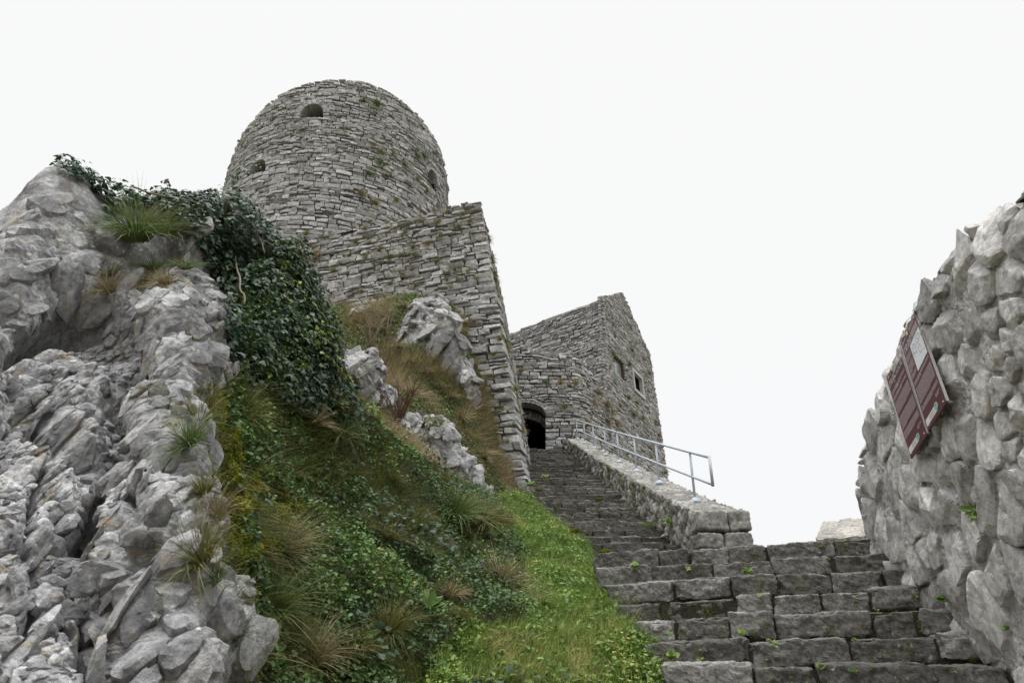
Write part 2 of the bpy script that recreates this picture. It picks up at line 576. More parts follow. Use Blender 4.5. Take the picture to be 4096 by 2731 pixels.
# ------------------------------------------------------------------ masonry
def masonry(mb, S, s0, s1, t0, t1, hmin=.10, hmax=.2, wmin=.22, wmax=.6, gap=.014, prot=.05, holes=(), top=None,
            res=(5, 4), seed=1, rough=.02, wob=.05, bulge=.008, depth=.12, tonebase=.5, bot=None, ends=.0):
    """coursed rubble: every stone is real geometry standing proud of a recessed core.  S(s,t,d) -> xyz"""
    rg = np.random.default_rng(seed)
    st = []
    t = t0
    row = 0
    while t < t1:
        h = rg.uniform(hmin, hmax) if rg.random() > .15 else rg.uniform(hmax, hmax * 1.35)
        tm = t + h / 2
        iv = [(s0 - ends * rg.random(), s1 + ends * rg.random())]
        for ho in holes:
            r = ho(tm)
            if r is None:
                continue
            nv = []
            for a, b in iv:
                if r[1] <= a or r[0] >= b:
                    nv.append((a, b))
                else:
                    if r[0] - a > .05: nv.append((a, r[0]))
                    if b - r[1] > .05: nv.append((r[1], b))
            iv = nv
        for a, b in iv:
            s = a
            while s < b - 1e-6:
                k = (h / hmax)
                wd = rg.uniform(wmin, wmax) * (0.7 + .5 * k)
                if b - s - wd < wmin * .7:
                    wd = b - s
                e = s + wd
                if rg.random() < .13 and h > .13:
                    f = rg.uniform(.35, .65)
                    st.append((s, e, t, t + h * f, row)); st.append((s, e, t + h * f, t + h, row))
                else:
                    st.append((s, e, t, t + h, row))
                s = e
        t += h
        row += 1
    st = np.array(st)
    mid_s = (st[:, 0] + st[:, 1]) / 2; mid_t = (st[:, 2] + st[:, 3]) / 2
    keep = np.ones(len(st), bool)
    if top is not None:
        keep &= st[:, 2] + .035 < top(mid_s)
    if bot is not None:
        keep &= st[:, 3] > bot(mid_s)
    st = st[keep]
    n = len(st)
    g, h = res
    a = np.linspace(0, 1, g); b = np.linspace(0, 1, h)
    A, B = np.meshgrid(a, b, indexing='ij')
    G = gap * (0.4 + 1.2 * rg.random((n, 4)))
    cs = rg.normal(0, .010, (n, 2, 2)); ct = rg.normal(0, .012, (n, 2, 2))
    sl, sr = st[:, 0] + G[:, 0], st[:, 1] - G[:, 1]
    tb, tt = st[:, 2] + G[:, 2], st[:, 3] - G[:, 3]
    bil = lambda c: (c[:, 0, 0, None, None] * (1 - A) * (1 - B) + c[:, 1, 0, None, None] * A * (1 - B) + c[:, 0, 1, None, None] * (1 - A) * B + c[:, 1, 1, None, None] * A * B)
    Sg = sl[:, None, None] + (sr - sl)[:, None, None] * A + bil(cs)
    Tg = tb[:, None, None] + (tt - tb)[:, None, None] * B + bil(ct)
    q = np.stack([Sg, Tg, np.full_like(Sg, seed * 1.7)], -1)
    # ragged outline of each stone
    Sg = Sg + .016 * vnoise(q * 11, seed + 3) * (1 if wmin > .1 else .5)
    Tg = Tg + .016 * vnoise(q * 9 + 40, seed + 4)
    # courses wander
    wv = wob * vnoise(np.stack([Sg * .55, st[:, 4][:, None, None] * .31 + 0 * Sg, 0 * Sg + seed], -1), seed + 8)
    Tg = Tg + wv
    if top is not None:
        Tg = np.minimum(Tg, top(Sg) + .012 * vnoise(q * 2, seed))
    p = prot * rg.random(n) ** 1.3 + np.where(rg.random(n) < .06, prot * .8, 0) - np.where(rg.random(n) < .05, prot * .9, 0)
    tl = rg.normal(0, .016, (n, 2))
    D = p[:, None, None] + tl[:, 0, None, None] * (A - .5) * 2 + tl[:, 1, None, None] * (B - .5) * 2
    D = D + bulge * (1 - np.abs(2 * A - 1) ** 3) * (1 - np.abs(2 * B - 1) ** 3)
    D = D + rough * fbm(q * 7, 3, seed + 1)
    # skirt ring
    pad = lambda M: np.pad(M, ((0, 0), (1, 1), (1, 1)), mode='edge')
    Sg, Tg, Dg = pad(Sg), pad(Tg), pad(D)
    Dg[:, 0, :] = Dg[:, -1, :] = -depth
    Dg[:, :, 0] = Dg[:, :, -1] = -depth
    V = S(Sg, Tg, Dg)
    F = grid_faces(g + 2, h + 2)
    m = (g + 2) * (h + 2)
    FF = (F[None] + (np.arange(n) * m)[:, None, None]).reshape(-1, 4)
    tone = np.clip(tonebase + rg.normal(0, .16, n), 0, 1)
    mb.add(V.reshape(-1, 3), FF, np.repeat(tone, m))


def hole_rect(a, b, t0, t1):
    return lambda t: (a, b) if t0 < t < t1 else None


def hole_arch(c, r, t0, ts, ring=0.0):
    """opening of half width r from t0 up to spring ts, then a round head"""
    def f(t):
        if t0 < t <= ts:
            return (c - r - (ring if ring and t > ts - .0 else 0), c + r)
        if ts < t < ts + r + ring:
            k = math.sqrt(max(0, (r + ring) ** 2 - (t - ts) ** 2))
            return (c - k, c + k)
        return None
    return f


def core_grid(mb, S, s0, s1, t0, t1, d=-.075, ds=.12, dt=.12, holes=(), top=None, mat=1):
    ns, nt_ = max(2, int((s1 - s0) / ds)), max(2, int((t1 - t0) / dt))
    s = np.linspace(s0, s1, ns + 1); t = np.linspace(t0, t1, nt_ + 1)
    A, B = np.meshgrid(s, t, indexing='ij')
    if top is not None:
        B = np.minimum(B, top(A) - .03)
    P = S(A, B, np.full_like(A, d))
    keep = np.ones((ns, nt_), bool)
    if holes:
        for i in range(ns):
            for j in range(nt_):
                a = (s[i] + s[i + 1]) / 2; b = (t[j] + t[j + 1]) / 2
                for ho in holes:
                    r = ho(b)
                    if r and r[0] < a < r[1]:
                        keep[i, j] = False
    add_grid(mb, P, .5, mat, keep=keep)


def tunnel(mb, S, outline, d0, d1, mat_side=1, mat_back=2, tone=.3):
    """the reveal of an opening: sides going in and a far face"""
    o = np.array(outline, float)
    n = len(o)
    A = S(o[:, 0], o[:, 1], np.full(n, d0)); B = S(o[:, 0], o[:, 1], np.full(n, d1))
    F = np.array([(i, (i + 1) % n, n + (i + 1) % n, n + i) for i in range(n)])
    mb.add(np.concatenate([A, B]), F, tone, mat_side)
    mb.add(B, np.array([list(range(n))]), tone, mat_back)


def arch_outline(c, r, t0, ts, k=12):
    o = [(c - r, t0), (c + r, t0)]
    for i in range(k + 1):
        a = math.pi * i / k
        o.append((c + r * math.cos(a), ts + r * math.sin(a)))
    return o


def voussoirs(mb, S, c, r, ts, rt=.28, k=11, depth=.35, a0=0.0, a1=math.pi, seed=0, sy=1.0):
    rg = np.random.default_rng(seed)
    for i in range(k):
        b0 = a0 + (a1 - a0) * i / k + .012; b1 = a0 + (a1 - a0) * (i + 1) / k - .012
        ro = r + rt * rg.uniform(.8, 1.15)
        rr = np.linspace(r, ro, 4); aa = np.linspace(b0, b1, 3)
        R_, A_ = np.meshgrid(rr, aa, indexing='ij')
        s = c + R_ * np.cos(A_); t = ts + R_ * np.sin(A_) * sy
        p = .03 + .03 * rg.random()
        D = p + .012 * rg.normal(0, 1, s.shape)
        s, t, D = (np.pad(x, 1, mode='edge') for x in (s, t, D))
        D[0, :] = D[-1, :] = -depth; D[:, 0] = D[:, -1] = -depth
        add_grid(mb, S(s, t, D), np.clip(.5 + rg.normal(0, .2), 0, 1))


def place_sites(P, Nn, R, A, n_cand, seed, weight=None, pack=1.0):
    """variable-radius dart throwing on a surface grid; returns indices of accepted grid points"""
    rg = np.random.default_rng(seed)
    Q = P.reshape(-1, 3) @ np.asarray(A).T
    a = np.linalg.norm(np.cross(np.gradient(P, axis=0), np.gradient(P, axis=1)), axis=-1).ravel()
    if weight is not None:
        a = a * weight.ravel()
    idx = rg.choice(len(Q), n_cand, p=a / a.sum())
    Rr = np.broadcast_to(R, P.shape[:2]).ravel()
    idx = idx[np.argsort(-Rr[idx] * rg.uniform(.75, 1.3, n_cand))]
    rmax = Rr[idx].max()
    cell = rmax * 2
    H = {}
    out = []
    for i in idx:
        q = Q[i]; ri = Rr[i]
        k = (int(q[0] // cell), int(q[1] // cell), int(q[2] // cell))
        ok = True
        for dx in (-1, 0, 1):
            for dy in (-1, 0, 1):
                for dz in (-1, 0, 1):
                    for j, x, y, z, rj in H.get((k[0] + dx, k[1] + dy, k[2] + dz), ()):
                        lim = pack * (ri + rj)
                        if (q[0] - x) ** 2 + (q[1] - y) ** 2 + (q[2] - z) ** 2 < lim * lim:
                            ok = False; break
                    if not ok: break
                if not ok: break
            if not ok: break
        if ok:
            H.setdefault(k, []).append((i, q[0], q[1], q[2], ri))
            out.append(i)
    return np.array(out)


def voro_stones(mb, P, Nn, R, A, sites, gap, hf, seed, tilt=.25, chamf=.9, res=(30, 11), pw=16.0, noise=.06, fine=.004, ffreq=30.0, tone=(.5, .25), nbr=14, mat=0, cap=1.6, chm=(.12, .55), **attrs):
    """angular fitted stones: each is the cell between its neighbours, cut by tilted front faces"""
    rg = np.random.default_rng(seed)
    A = np.asarray(A, float); Ai = np.linalg.inv(A)
    Q = (P.reshape(-1, 3) @ A.T)[sites]
    Nq = Nn.reshape(-1, 3)[sites] @ Ai
    Nq = Nq / np.linalg.norm(Nq, axis=1, keepdims=True)
    Rr = np.broadcast_to(R, P.shape[:2]).ravel()[sites]
    n = len(sites)
    if n < 4:
        return
    nbr = min(nbr, n - 1)
    q2 = (Q ** 2).sum(1)
    D2 = q2[:, None] + q2[None] - 2 * (Q @ Q.T)
    np.fill_diagonal(D2, 1e9)
    nb = np.argpartition(D2, nbr, axis=1)[:, :nbr] if nbr < n - 1 else np.argsort(D2, axis=1)[:, :nbr]
    dv = Q[nb] - Q[:, None]
    dl = np.linalg.norm(dv, axis=-1)
    pn = dv / dl[..., None]
    ph = np.maximum(dl * Rr[:, None] / (Rr[:, None] + Rr[nb]) - gap * (.5 + rg.random((n, nbr))), Rr[:, None] * .25)
    ref = np.where(np.abs(Nq[:, 2:]) < .9, np.array([[0, 0, 1.0]]), np.array([[1.0, 0, 0]]))
    tx = np.cross(ref, Nq); tx /= np.linalg.norm(tx, axis=1, keepdims=True)
    ty = np.cross(Nq, tx)
    h = hf(Rr, rg)
    F_n, F_h = [], []
    for k in range(4):
        t = (tilt if k == 0 else chamf * (.5 + .7 * rg.random((n, 1))))
        th = rg.random((n, 1)) * 6.283
        t = t * (rg.random((n, 1)) if k == 0 else 1)
        m = Nq + t * (np.cos(th) * tx + np.sin(th) * ty)
        m /= np.linalg.norm(m, axis=1, keepdims=True)
        F_n.append(m)
        F_h.append(h * (1 if k == 0 else 1) * (1.0 if k == 0 else 1) + (0 if k == 0 else Rr * rg.uniform(chm[0], chm[1], n)))
    PN = np.concatenate([pn, np.stack(F_n, 1)], 1)
    PH = np.concatenate([ph, np.stack(F_h, 1)], 1)
    n1, n2 = res
    T1 = np.linspace(0, 2 * math.pi, n1, endpoint=False); T2 = np.linspace(0.0, math.radians(118), n2) ** 1.0
    a, b = np.meshgrid(T1, T2, indexing='ij')
    loc = np.stack([np.cos(a) * np.sin(b), np.sin(a) * np.sin(b), np.cos(b)], -1).reshape(-1, 3)
    m_ = len(loc)
    i, j = np.meshgrid(np.arange(n1), np.arange(n2 - 1), indexing='ij')
    F = np.stack([i * n2 + j, i * n2 + j + 1, ((i + 1) % n1) * n2 + j + 1, ((i + 1) % n1) * n2 + j], -1).reshape(-1, 4)
    V = np.empty((n, m_, 3))
    for s0 in range(0, n, 400):
        sl_ = slice(s0, s0 + 400)
        d = loc[None, :, 0:1] * tx[sl_, None] + loc[None, :, 1:2] * ty[sl_, None] + loc[None, :, 2:3] * Nq[sl_, None]
        x = np.maximum(np.einsum('nmk,npk->nmp', d, PN[sl_]), 0) / PH[sl_, None]
        r_ = 1.0 / ((x ** pw).sum(-1) ** (1 / pw) + .15 / Rr[sl_, None] * .2)
        r_ = np.minimum(r_, cap * Rr[sl_, None])
        p = Q[sl_, None] + d * r_[..., None]
        V[sl_] = p
    W = V @ Ai.T
    sd = rg.random(n)[:, None, None] * 40
    nz = noise * Rr[:, None] * fbm(W / Rr[:, None, None] * .8 + sd, 3, seed + 1) + fine * fbm(W * ffreq, 3, seed + 2)
    dirW = (V - Q[:, None]) @ Ai.T
    dirW /= np.linalg.norm(dirW, axis=-1, keepdims=True) + 1e-9
    W = W + dirW * nz[..., None]
    tn = np.clip(tone[0] + tone[1] * rg.normal(0, 1, n), 0, 1)
    tnv = np.clip(np.repeat(tn, m_) + .25 * fbm(W.reshape(-1, 3) * ffreq * .35, 3, seed + 5), 0, 1)
    at2 = {k: np.repeat(np.broadcast_to(v, P.shape[:2]).ravel()[sites], m_) for k, v in attrs.items()}
    mb.add(W.reshape(-1, 3), (F[None] + (np.arange(n) * m_)[:, None, None]).reshape(-1, 4), tnv, mat, **at2)


# ------------------------------------------------------------------ the round tower
D_T, AZ_T, R_T, TOP_T, BOT_T = 26.9, math.radians(-17.1), 4.86, 22.2, 8.5
TC = np.array([D_T * math.sin(AZ_T), D_T * math.cos(AZ_T)])
_ph0 = math.atan2(-TC[1], -TC[0])      # azimuth from tower axis towards the camera


def S_tower(s, t, d):
    R = R_T + .20 * (1 - (t - BOT_T) / (TOP_T - BOT_T)) + d
    a = _ph0 + s / R_T
    return np.stack([TC[0] + R * np.cos(a), TC[1] + R * np.sin(a), t + 0 * s], -1)


def tower_st(px, py):
    """surface coordinates of the tower where a picture ray meets it"""
    d = ray(px, py)
    R = R_T + .1
    a = d[0] ** 2 + d[1] ** 2; b = -2 * (d[0] * TC[0] + d[1] * TC[1]); c = TC @ TC - R * R
    q = b * b - 4 * a * c
    if q < 0:
        k = -b / (2 * a)
    else:
        k = (-b - math.sqrt(q)) / (2 * a)
    P = d * k
    an = math.atan2(P[1] - TC[1], P[0] - TC[0]) - _ph0
    an = (an + math.pi) % (2 * math.pi) - math.pi
    return an * R_T, P[2]


tower = thing('round_tower', 'tall round grey stone tower rising behind the ivy crag and bastion', 'tower', (TC[0], TC[1], BOT_T))
mb = MB()
wins = []
for (px, py, r, hh) in ((1243, 468, .44, .30), (1026, 690, .38, .25), (1732, 755, .36, .6)):
    s_, t_ = tower_st(px, py)
    wins.append((s_, t_, r, hh))
T_HOLES = [hole_arch(s_, r, t_, t_ + hh, ring=.26) for s_, t_, r, hh in wins]
SMAX = R_T * math.radians(125)
ttop = lambda s: TOP_T - np.where(s < .6, 2.3, 2.7) * np.minimum(np.abs(s - .6) / 6.8, 1.15) ** 2 + .06 * vnoise(np.stack([s * .7, 0 * s, 0 * s], -1), 3) + 0 * s
masonry(mb, S_tower, -SMAX, SMAX, BOT_T, TOP_T, .07, .18, .15, .46, gap=.015, prot=.06, holes=T_HOLES, top=ttop, seed=11, wob=.06, rough=.011)
core_holes = [hole_arch(s_, r + .05, t_, t_ + hh) for s_, t_, r, hh in wins]
core_grid(mb, S_tower, -R_T * math.pi, R_T * math.pi, BOT_T, TOP_T - .05, d=-.09, ds=.14, dt=.14, holes=core_holes, top=ttop)
# wall walk on top
_a = np.linspace(-math.pi, math.pi, 73) * R_T
cap = np.stack([S_tower(_a, np.full(73, TOP_T - 3.4), np.full(73, dd)) for dd in (-.09, -1.2, -4.9)], 1)
add_grid(mb, cap, .5, 1)
mb.build('masonry', [M_TOWER, M_CORE], tower, smooth=False)
for i, (s_, t_, r, hh) in enumerate(wins):
    wb = MB()
    voussoirs(wb, S_tower, s_, r, t_ + hh, rt=.26, k=9, depth=.7, seed=40 + i)
    tunnel(wb, S_tower, arch_outline(s_, r + .03, t_, t_ + hh), -.02, -1.6, 2 if i else 1, 2)
    wb.build('window', [M_TOWER, M_CORE, M_DARK], tower, smooth=False)

# ------------------------------------------------------------------ the bastion wall with its corner
C0 = np.array([.40, 15.9, 3.2])
LEAN = np.array([-.145, .1207, 1.0])
FD = np.array([-.953, .303, 0.0])
FN = np.cross(LEAN, FD); FN /= np.linalg.norm(FN)
if FN[1] > 0: FN = -FN
SD = np.array([.10, .995, 0.0])
SN = np.cross(SD, LEAN); SN /= np.linalg.norm(SN)
if SN[0] < 0: SN = -SN
B_T = 9.75


def planar(c0, hd, up, n):
    return lambda s, t, d: c0 + s[..., None] * hd + t[..., None] * up + d[..., None] * n


S_bf = planar(C0, FD, LEAN, FN)
S_bs = planar(C0, SD, LEAN, SN)
bast = thing('bastion_wall', 'square cornered drystone bastion wall with dry grass in its joints', 'wall', tuple(C0))
mb = MB()
btop = lambda s: B_T - .012 * s ** 1.4 + .05 * vnoise(np.stack([s * .9, 0 * s, 0 * s + 2], -1), 5)
pro_t = 6.1
hole_b = lambda t: (-.2, 2.35 - .12 * t + .1 * math.sin(t * 9)) if t < pro_t else None
masonry(mb, S_bf, -.03, 9.2, -1.0, B_T, .07, .18, .15, .50, gap=.016, prot=.075, holes=[hole_b], top=lambda s: btop(np.maximum(s, 0)), seed=21, wob=.06, ends=.05, rough=.012)
S_bf2 = lambda s, t, d: S_bf(s, t, d + .20)
masonry(mb, S_bf2, -.10, 2.3, -1.5, pro_t, .08, .21, .18, .55, gap=.018, prot=.085, seed=22, wob=.06, depth=.35, ends=.06,
        holes=[lambda t: (2.35 - .12 * t + .1 * math.sin(t * 9), 5)])
masonry(mb, S_bs, 0.02, 7.0, -1.0, B_T - .1, .11, .2, .25, .65, gap=.016, prot=.06, seed=23)
core_grid(mb, S_bf, .05, 9.2, -1.5, B_T - .05, d=-.10)
core_grid(mb, S_bs, .05, 7.0, -1.5, B_T - .05, d=-.10)
tp = np.array([[C0 + B_T * LEAN - .07 * LEAN + a * FD + b * SD for b in (.05, 7)] for a in (.05, 9.2)])
add_grid(mb, tp, .5, 1)
mb.build('masonry', [M_BAST, M_CORE], bast, smooth=False)

# ------------------------------------------------------------------ gate wall with the arched doorway
GY, GX0, GX1, GR, GB, GPHI = 25.6, -2.0, 2.2, 1.2, 5.0, math.radians(61)
L1 = GX1 - GX0; L2 = GR * GPHI
GE = np.array([GX1 + GR * math.sin(GPHI), GY + GR - GR * math.cos(GPHI)])
GDIR = np.array([math.cos(GPHI), math.sin(GPHI)])
L3 = (28.0 - GE[1]) / GDIR[1]


def S_gate(s, t, d):
    s = np.asarray(s, float)
    a = np.clip((s - L1) / GR, 0, GPHI)
    x = GX0 + np.minimum(s, L1) + GR * np.sin(a) + np.maximum(s - L1 - L2, 0) * GDIR[0]
    y = GY + GR * (1 - np.cos(a)) + np.maximum(s - L1 - L2, 0) * GDIR[1]
    nx, ny = np.sin(a), -np.cos(a)
    dd = d - .05 * (t - 7.7)
    return np.stack([x + nx * dd, y + ny * dd, t + 0 * s], -1)


gate = thing('gate_wall', 'curved grey stone gate wall with dark arched doorway above the stairs', 'wall', (1.5, 26.5, GB))
mb = MB()
gs = lambda x: x - GX0
gtop = lambda s: 12.1 - .09 * np.maximum(s - 2.0, 0) - .22 * np.maximum(s - L1, 0) + .05 * vnoise(np.stack([s, 0 * s, 0 * s], -1), 7)
DC, DR = gs(.42), .88                 # door centre and half width
DT0, DTS = 7.0, 9.22
door_hole = lambda t: ((DC - DR, DC + DR) if t <= DTS else ((DC - math.sqrt(max(0, (DR + .30) ** 2 - ((t - DTS) / .50) ** 2)), DC + math.sqrt(max(0, (DR + .30) ** 2 - ((t - DTS) / .50) ** 2))) if t < DTS + (DR + .30) * .50 else None))
masonry(mb, S_gate, 0, L1 + L2 + L3, GB, 12.3, .08, .19, .15, .48, gap=.016, prot=.05, holes=[door_hole], top=gtop, seed=31, wob=.05, rough=.010)
door_core = lambda t: ((DC - DR - .05, DC + DR + .05) if t <= DTS else ((DC - math.sqrt(max(0, (DR + .05) ** 2 - ((t - DTS) / .50) ** 2)), DC + math.sqrt(max(0, (DR + .05) ** 2 - ((t - DTS) / .50) ** 2))) if t < DTS + (DR + .05) * .50 else None))
core_grid(mb, S_gate, 0, L1 + L2 + L3, GB, 12.2, d=-.1, holes=[door_core], top=gtop)
_s = np.linspace(0, L1 + L2 + L3, 40)
capg = np.stack([S_gate(_s, gtop(_s) - .06, np.full(40, dd)) for dd in (-.1, -.7)], 1)
add_grid(mb, capg, .5, 0)
bk = np.stack([S_gate(_s, np.full(40, GB), np.full(40, -.7)), S_gate(_s, gtop(_s) - .06, np.full(40, -.7))], 1)
bkk = np.ones((39, 1), bool)
mid_ = (_s[:-1] + _s[1:]) / 2
bkk[(mid_ > DC - DR - .2) & (mid_ < DC + DR + .2), 0] = False
add_grid(mb, bk, .5, 1, keep=bkk)
mb.build('masonry', [M_BAST, M_CORE], gate, smooth=False)
wb = MB()
voussoirs(wb, S_gate, DC, DR, DTS, rt=.34, k=13, depth=.6, seed=51, sy=.50)
ol = [(DC - DR - .03, DT0), (DC + DR + .03, DT0)] + [(DC + (DR + .03) * math.cos(math.pi * i / 14), DTS + .50 * (DR + .03) * math.sin(math.pi * i / 14)) for i in range(15)]
o_ = np.array(ol)
nn = len(o_)
A_ = S_gate(o_[:, 0], o_[:, 1], np.full(nn, -.02)); B_ = S_gate(o_[:, 0], o_[:, 1], np.full(nn, -1.0))
wb.add(np.concatenate([A_, B_]), np.array([(i, (i + 1) % nn, nn + (i + 1) % nn, nn + i) for i in range(nn)]), .4, 1)
# inner wall with the lower inner arch
S_in = lambda s, t, d: S_gate(s, t, d - 1.0)
IR, ITS = .92, 8.78
inner = lambda t: ((DC - IR, DC + IR) if t <= ITS else ((DC - math.sqrt(max(0, (IR + .22) ** 2 - ((t - ITS) / .6) ** 2)), DC + math.sqrt(max(0, (IR + .22) ** 2 - ((t - ITS) / .6) ** 2))) if t < ITS + (IR + .22) * .6 else None))
masonry(wb, S_in, DC - DR, DC + DR, 7.0, 9.9, .1, .17, .2, .4, holes=[inner], seed=52, depth=.2)
voussoirs(wb, S_in, DC, IR, ITS, rt=.24, k=13, depth=.5, seed=53, sy=.6)
oi = np.array([(DC - IR, DT0), (DC + IR, DT0)] + [(DC + IR * math.cos(math.pi * i / 14), ITS + .6 * IR * math.sin(math.pi * i / 14)) for i in range(15)])
tunnel(wb, S_in, oi, -.05, -5.0, 2, 2)
wb.build('doorway', [M_BAST, M_CORE, M_DARK], gate, smooth=False)

# ------------------------------------------------------------------ gabled building behind the gate
BC = np.array([4.24, 28.0, 0.0])
GD3 = np.array([GDIR[0], GDIR[1], 0]); GN3 = np.array([GDIR[1], -GDIR[0], 0])
LD3 = np.array([-.767, .641, 0.0]); LN3 = np.array([-.641, -.767, 0])
EAVE, RIDGE, GL = 15.75, 17.85, 8.1
S_gab = lambda s, t, d: BC + s[..., None] * GD3 * (1 - .012 * (t[..., None] - 8) * 1.0) + (t[..., None]) * np.array([0, 0, 1.0]) + (d[..., None] - .012 * (t[..., None] - 8)) * GN3 + np.array([-.004, 0, 0]) * (t[..., None] - 8)
S_lef = lambda s, t, d: BC + s[..., None] * LD3 + (t[..., None]) * np.array([0, 0, 1.0]) + (d[..., None] - .012 * (t[..., None] - 8)) * LN3 + np.array([-.004, .0, 0]) * (t[..., None] - 8)
p0g = BC + np.array([0, 0, 8.0])


def gable_st(px, py):
    P = hit(px, py, BC - .06 * GN3, GN3)
    return float(np.dot(P - BC, GD3)), float(P[2])


house = thing('gabled_building', 'grey stone gabled building with two small windows behind the gate wall', 'building', (6, 31, GB))
hl = [gable_st(2460, 1414), gable_st(2506, 1453), gable_st(2508, 1533), gable_st(2463, 1492)]
h2 = [gable_st(2535, 1478), gable_st(2580, 1520), gable_st(2583, 1601), gable_st(2542, 1572)]
W1 = (np.mean([hl[0][0], hl[3][0]]), np.mean([hl[1][0], hl[2][0]]), np.mean([hl[2][1], hl[3][1]]), np.mean([hl[0][1], hl[1][1]]))
W2 = (np.mean([h2[0][0], h2[3][0]]), np.mean([h2[1][0], h2[2][0]]), np.mean([h2[2][1], h2[3][1]]), np.mean([h2[0][1], h2[1][1]]))
print('windows', W1, W2, wins)
htop = lambda s: EAVE + (RIDGE - EAVE) * np.clip(1 - np.abs(s - 3.95) / 4.1, 0, 1) + .04 * vnoise(np.stack([s, 0 * s, 0 * s], -1), 9)
holes_h = [hole_rect(*W1), hole_rect(*W2)]
mb = MB()
masonry(mb, S_gab, -.02, GL, 3.0, RIDGE + .1, .07, .16, .16, .46, gap=.014, prot=.022, holes=holes_h, top=htop, seed=41, wob=.03, ends=.03, rough=.007)
ltop = lambda s: EAVE + 0 * s + .04 * vnoise(np.stack([s, 0 * s, 0 * s], -1), 19)
masonry(mb, S_lef, -.02, 9.0, 6.0, EAVE + .1, .07, .16, .16, .46, gap=.014, prot=.03, top=ltop, seed=42, wob=.04, ends=.03, rough=.009)
core_grid(mb, S_gab, .05, GL - .05, 3.0, RIDGE + .05, d=-.09, holes=holes_h, top=htop)
core_grid(mb, S_lef, .05, 9.0, 6.0, EAVE, d=-.09)
rb = np.stack([S_gab(np.full(8, GL - .06), np.linspace(3, EAVE, 8), np.full(8, dd)) for dd in (-.05, -6.0)], 1)
add_grid(mb, rb, .5, 0)
mb.build('wall', [M_BAST, M_CORE], house, smooth=False)
rf = MB()
for side in (0, 1):
    e = np.array([S_gab(np.array([.45 if side == 0 else GL - .3]), np.array([EAVE - .30]), np.array([-.15]))[0], S_gab(np.array([3.95]), np.array([EAVE + .35]), np.array([-.15]))[0]])
    far = e + LD3 * 9.0
    add_grid(rf, np.stack([e, far], 1), .5)
    add_grid(rf, np.stack([e - np.array([0, 0, .12]), far - np.array([0, 0, .12])], 1), .5)
rf.build('roof', [M_SLAB], house)


def window_part(name, W, frame_mat, fw, inset, label, glass_mat, sash=None, proud=.0):
    f = MB()
    a, b, t0, t1 = W

    def bar(x0, x1, y0, y1, d0, d1, mat=0):
        for (sa, sb, ta, tb, da, db) in ((x0, x1, y0, y1, d0, d1),):
            T, F = box_template(3, 3, 1)
            s = (sa + sb) / 2 + T[:, 0] * (sb - sa) / 2; t = (ta + tb) / 2 + T[:, 1] * (tb - ta) / 2; d = (da + db) / 2 + T[:, 2] * (db - da) / 2
            f.add(S_gab(s, t, d), F, .6, mat)
    bar(a, a + fw, t0, t1, inset, proud); bar(b - fw, b, t0, t1, inset, proud)
    bar(a + fw, b - fw, t1 - fw, t1, inset, proud + .002); bar(a + fw, b - fw, t0, t0 + fw, inset, proud + .002)
    tunnel(f, S_gab, [(a + .01, t0 + .01), (b - .01, t0 + .01), (b - .01, t1 - .01), (a + .01, t1 - .01)], -.06, -.75, 1, 2)
    o = f.build('window', [frame_mat, M_CORE, M_DARK], house, smooth=False)
    o['label'] = label
    if glass_mat:
        g = MB()
        fi = fw + (sash or 0)
        P = S_gab(np.array([[a + fi, a + fi], [b - fi, b - fi]]), np.array([[t0 + fi, t1 - fi]] * 2), np.full((2, 2), inset + .04))
        add_grid(g, P, .5)
        P2 = S_gab(np.array([[a + fi, a + fi], [b - fi, b - fi]]), np.array([[t0 + fi, t1 - fi]] * 2), np.full((2, 2), inset + .03))
        add_grid(g, P2, .5, flip=True)
        p = g.build('pane', [glass_mat], o, smooth=False)
    return o


M_BROWN = plain_mat('brown_wood', (.10, .05, .03), .6)
M_WHITE = stone_mat('white_stone_frame', (.42, .42, .43), (.52, .52, .53), (.6, .6, .61), fine=20, stain=.2, lichen=0)
M_GLASS = plain_mat('window_glass', (.24, .28, .29), .1, spec=.8)
window_part('window', W1, M_BROWN, .08, -.22, 'brown framed window', M_GLASS, 0, -.08)
window_part('window', W2, M_WHITE, .16, -.12, 'white stone framed window', None, 0, .07)

# ------------------------------------------------------------------ stairs
UR = .48


def up_line(Y):
    return .3997 * Y - 5.205 * UR


STEP_ROWS = [((2663, 2652), (4094, 2661)), ((2595, 2569), (3949, 2525)), ((2546, 2478), (3852, 2416)), ((2486, 2409), (3755, 2335)),
             ((2438, 2335), (3643, 2267)), ((2400, 2268), (3570, 2202)), ((2385, 2222), (3522, 2138))]
lower = thing('stone_staircase', 'short near flight of broad worn stone steps beside the rubble wall', 'staircase', (2.3, 5.6, -1.2))
low_edges = []
for n in range(-4, 7):
    Yc = 5.2 + .30 * n
    m = .36
    uc = (2925 - CX) / FPX
    xc = uc * (Yc * CT + max(n, 0) * .17 * ST)
    pl_n = np.array([m, 1.0, 0]); pl_p = np.array([xc, Yc, 0])
    if n >= 0:
        (lx, ly), (rx, ry) = STEP_ROWS[n]
        Lp, Rp = hit(lx, ly, pl_p, pl_n), hit(rx, ry, pl_p, pl_n)
    else:
        L0, R0 = low_edges[4 + n] if False else (None, None)
        base = hit(STEP_ROWS[0][0][0], STEP_ROWS[0][0][1], np.array([uc * 5.2 * CT, 5.2, 0]), pl_n), hit(*STEP_ROWS[0][1], np.array([uc * 5.2 * CT, 5.2, 0]), pl_n)
        off = np.array([-.16 * -n * .4, .30 * n, .17 * n])
        Lp, Rp = base[0] + off, base[1] + off
    low_edges.append((Lp, Rp))
STEP_DIR = None
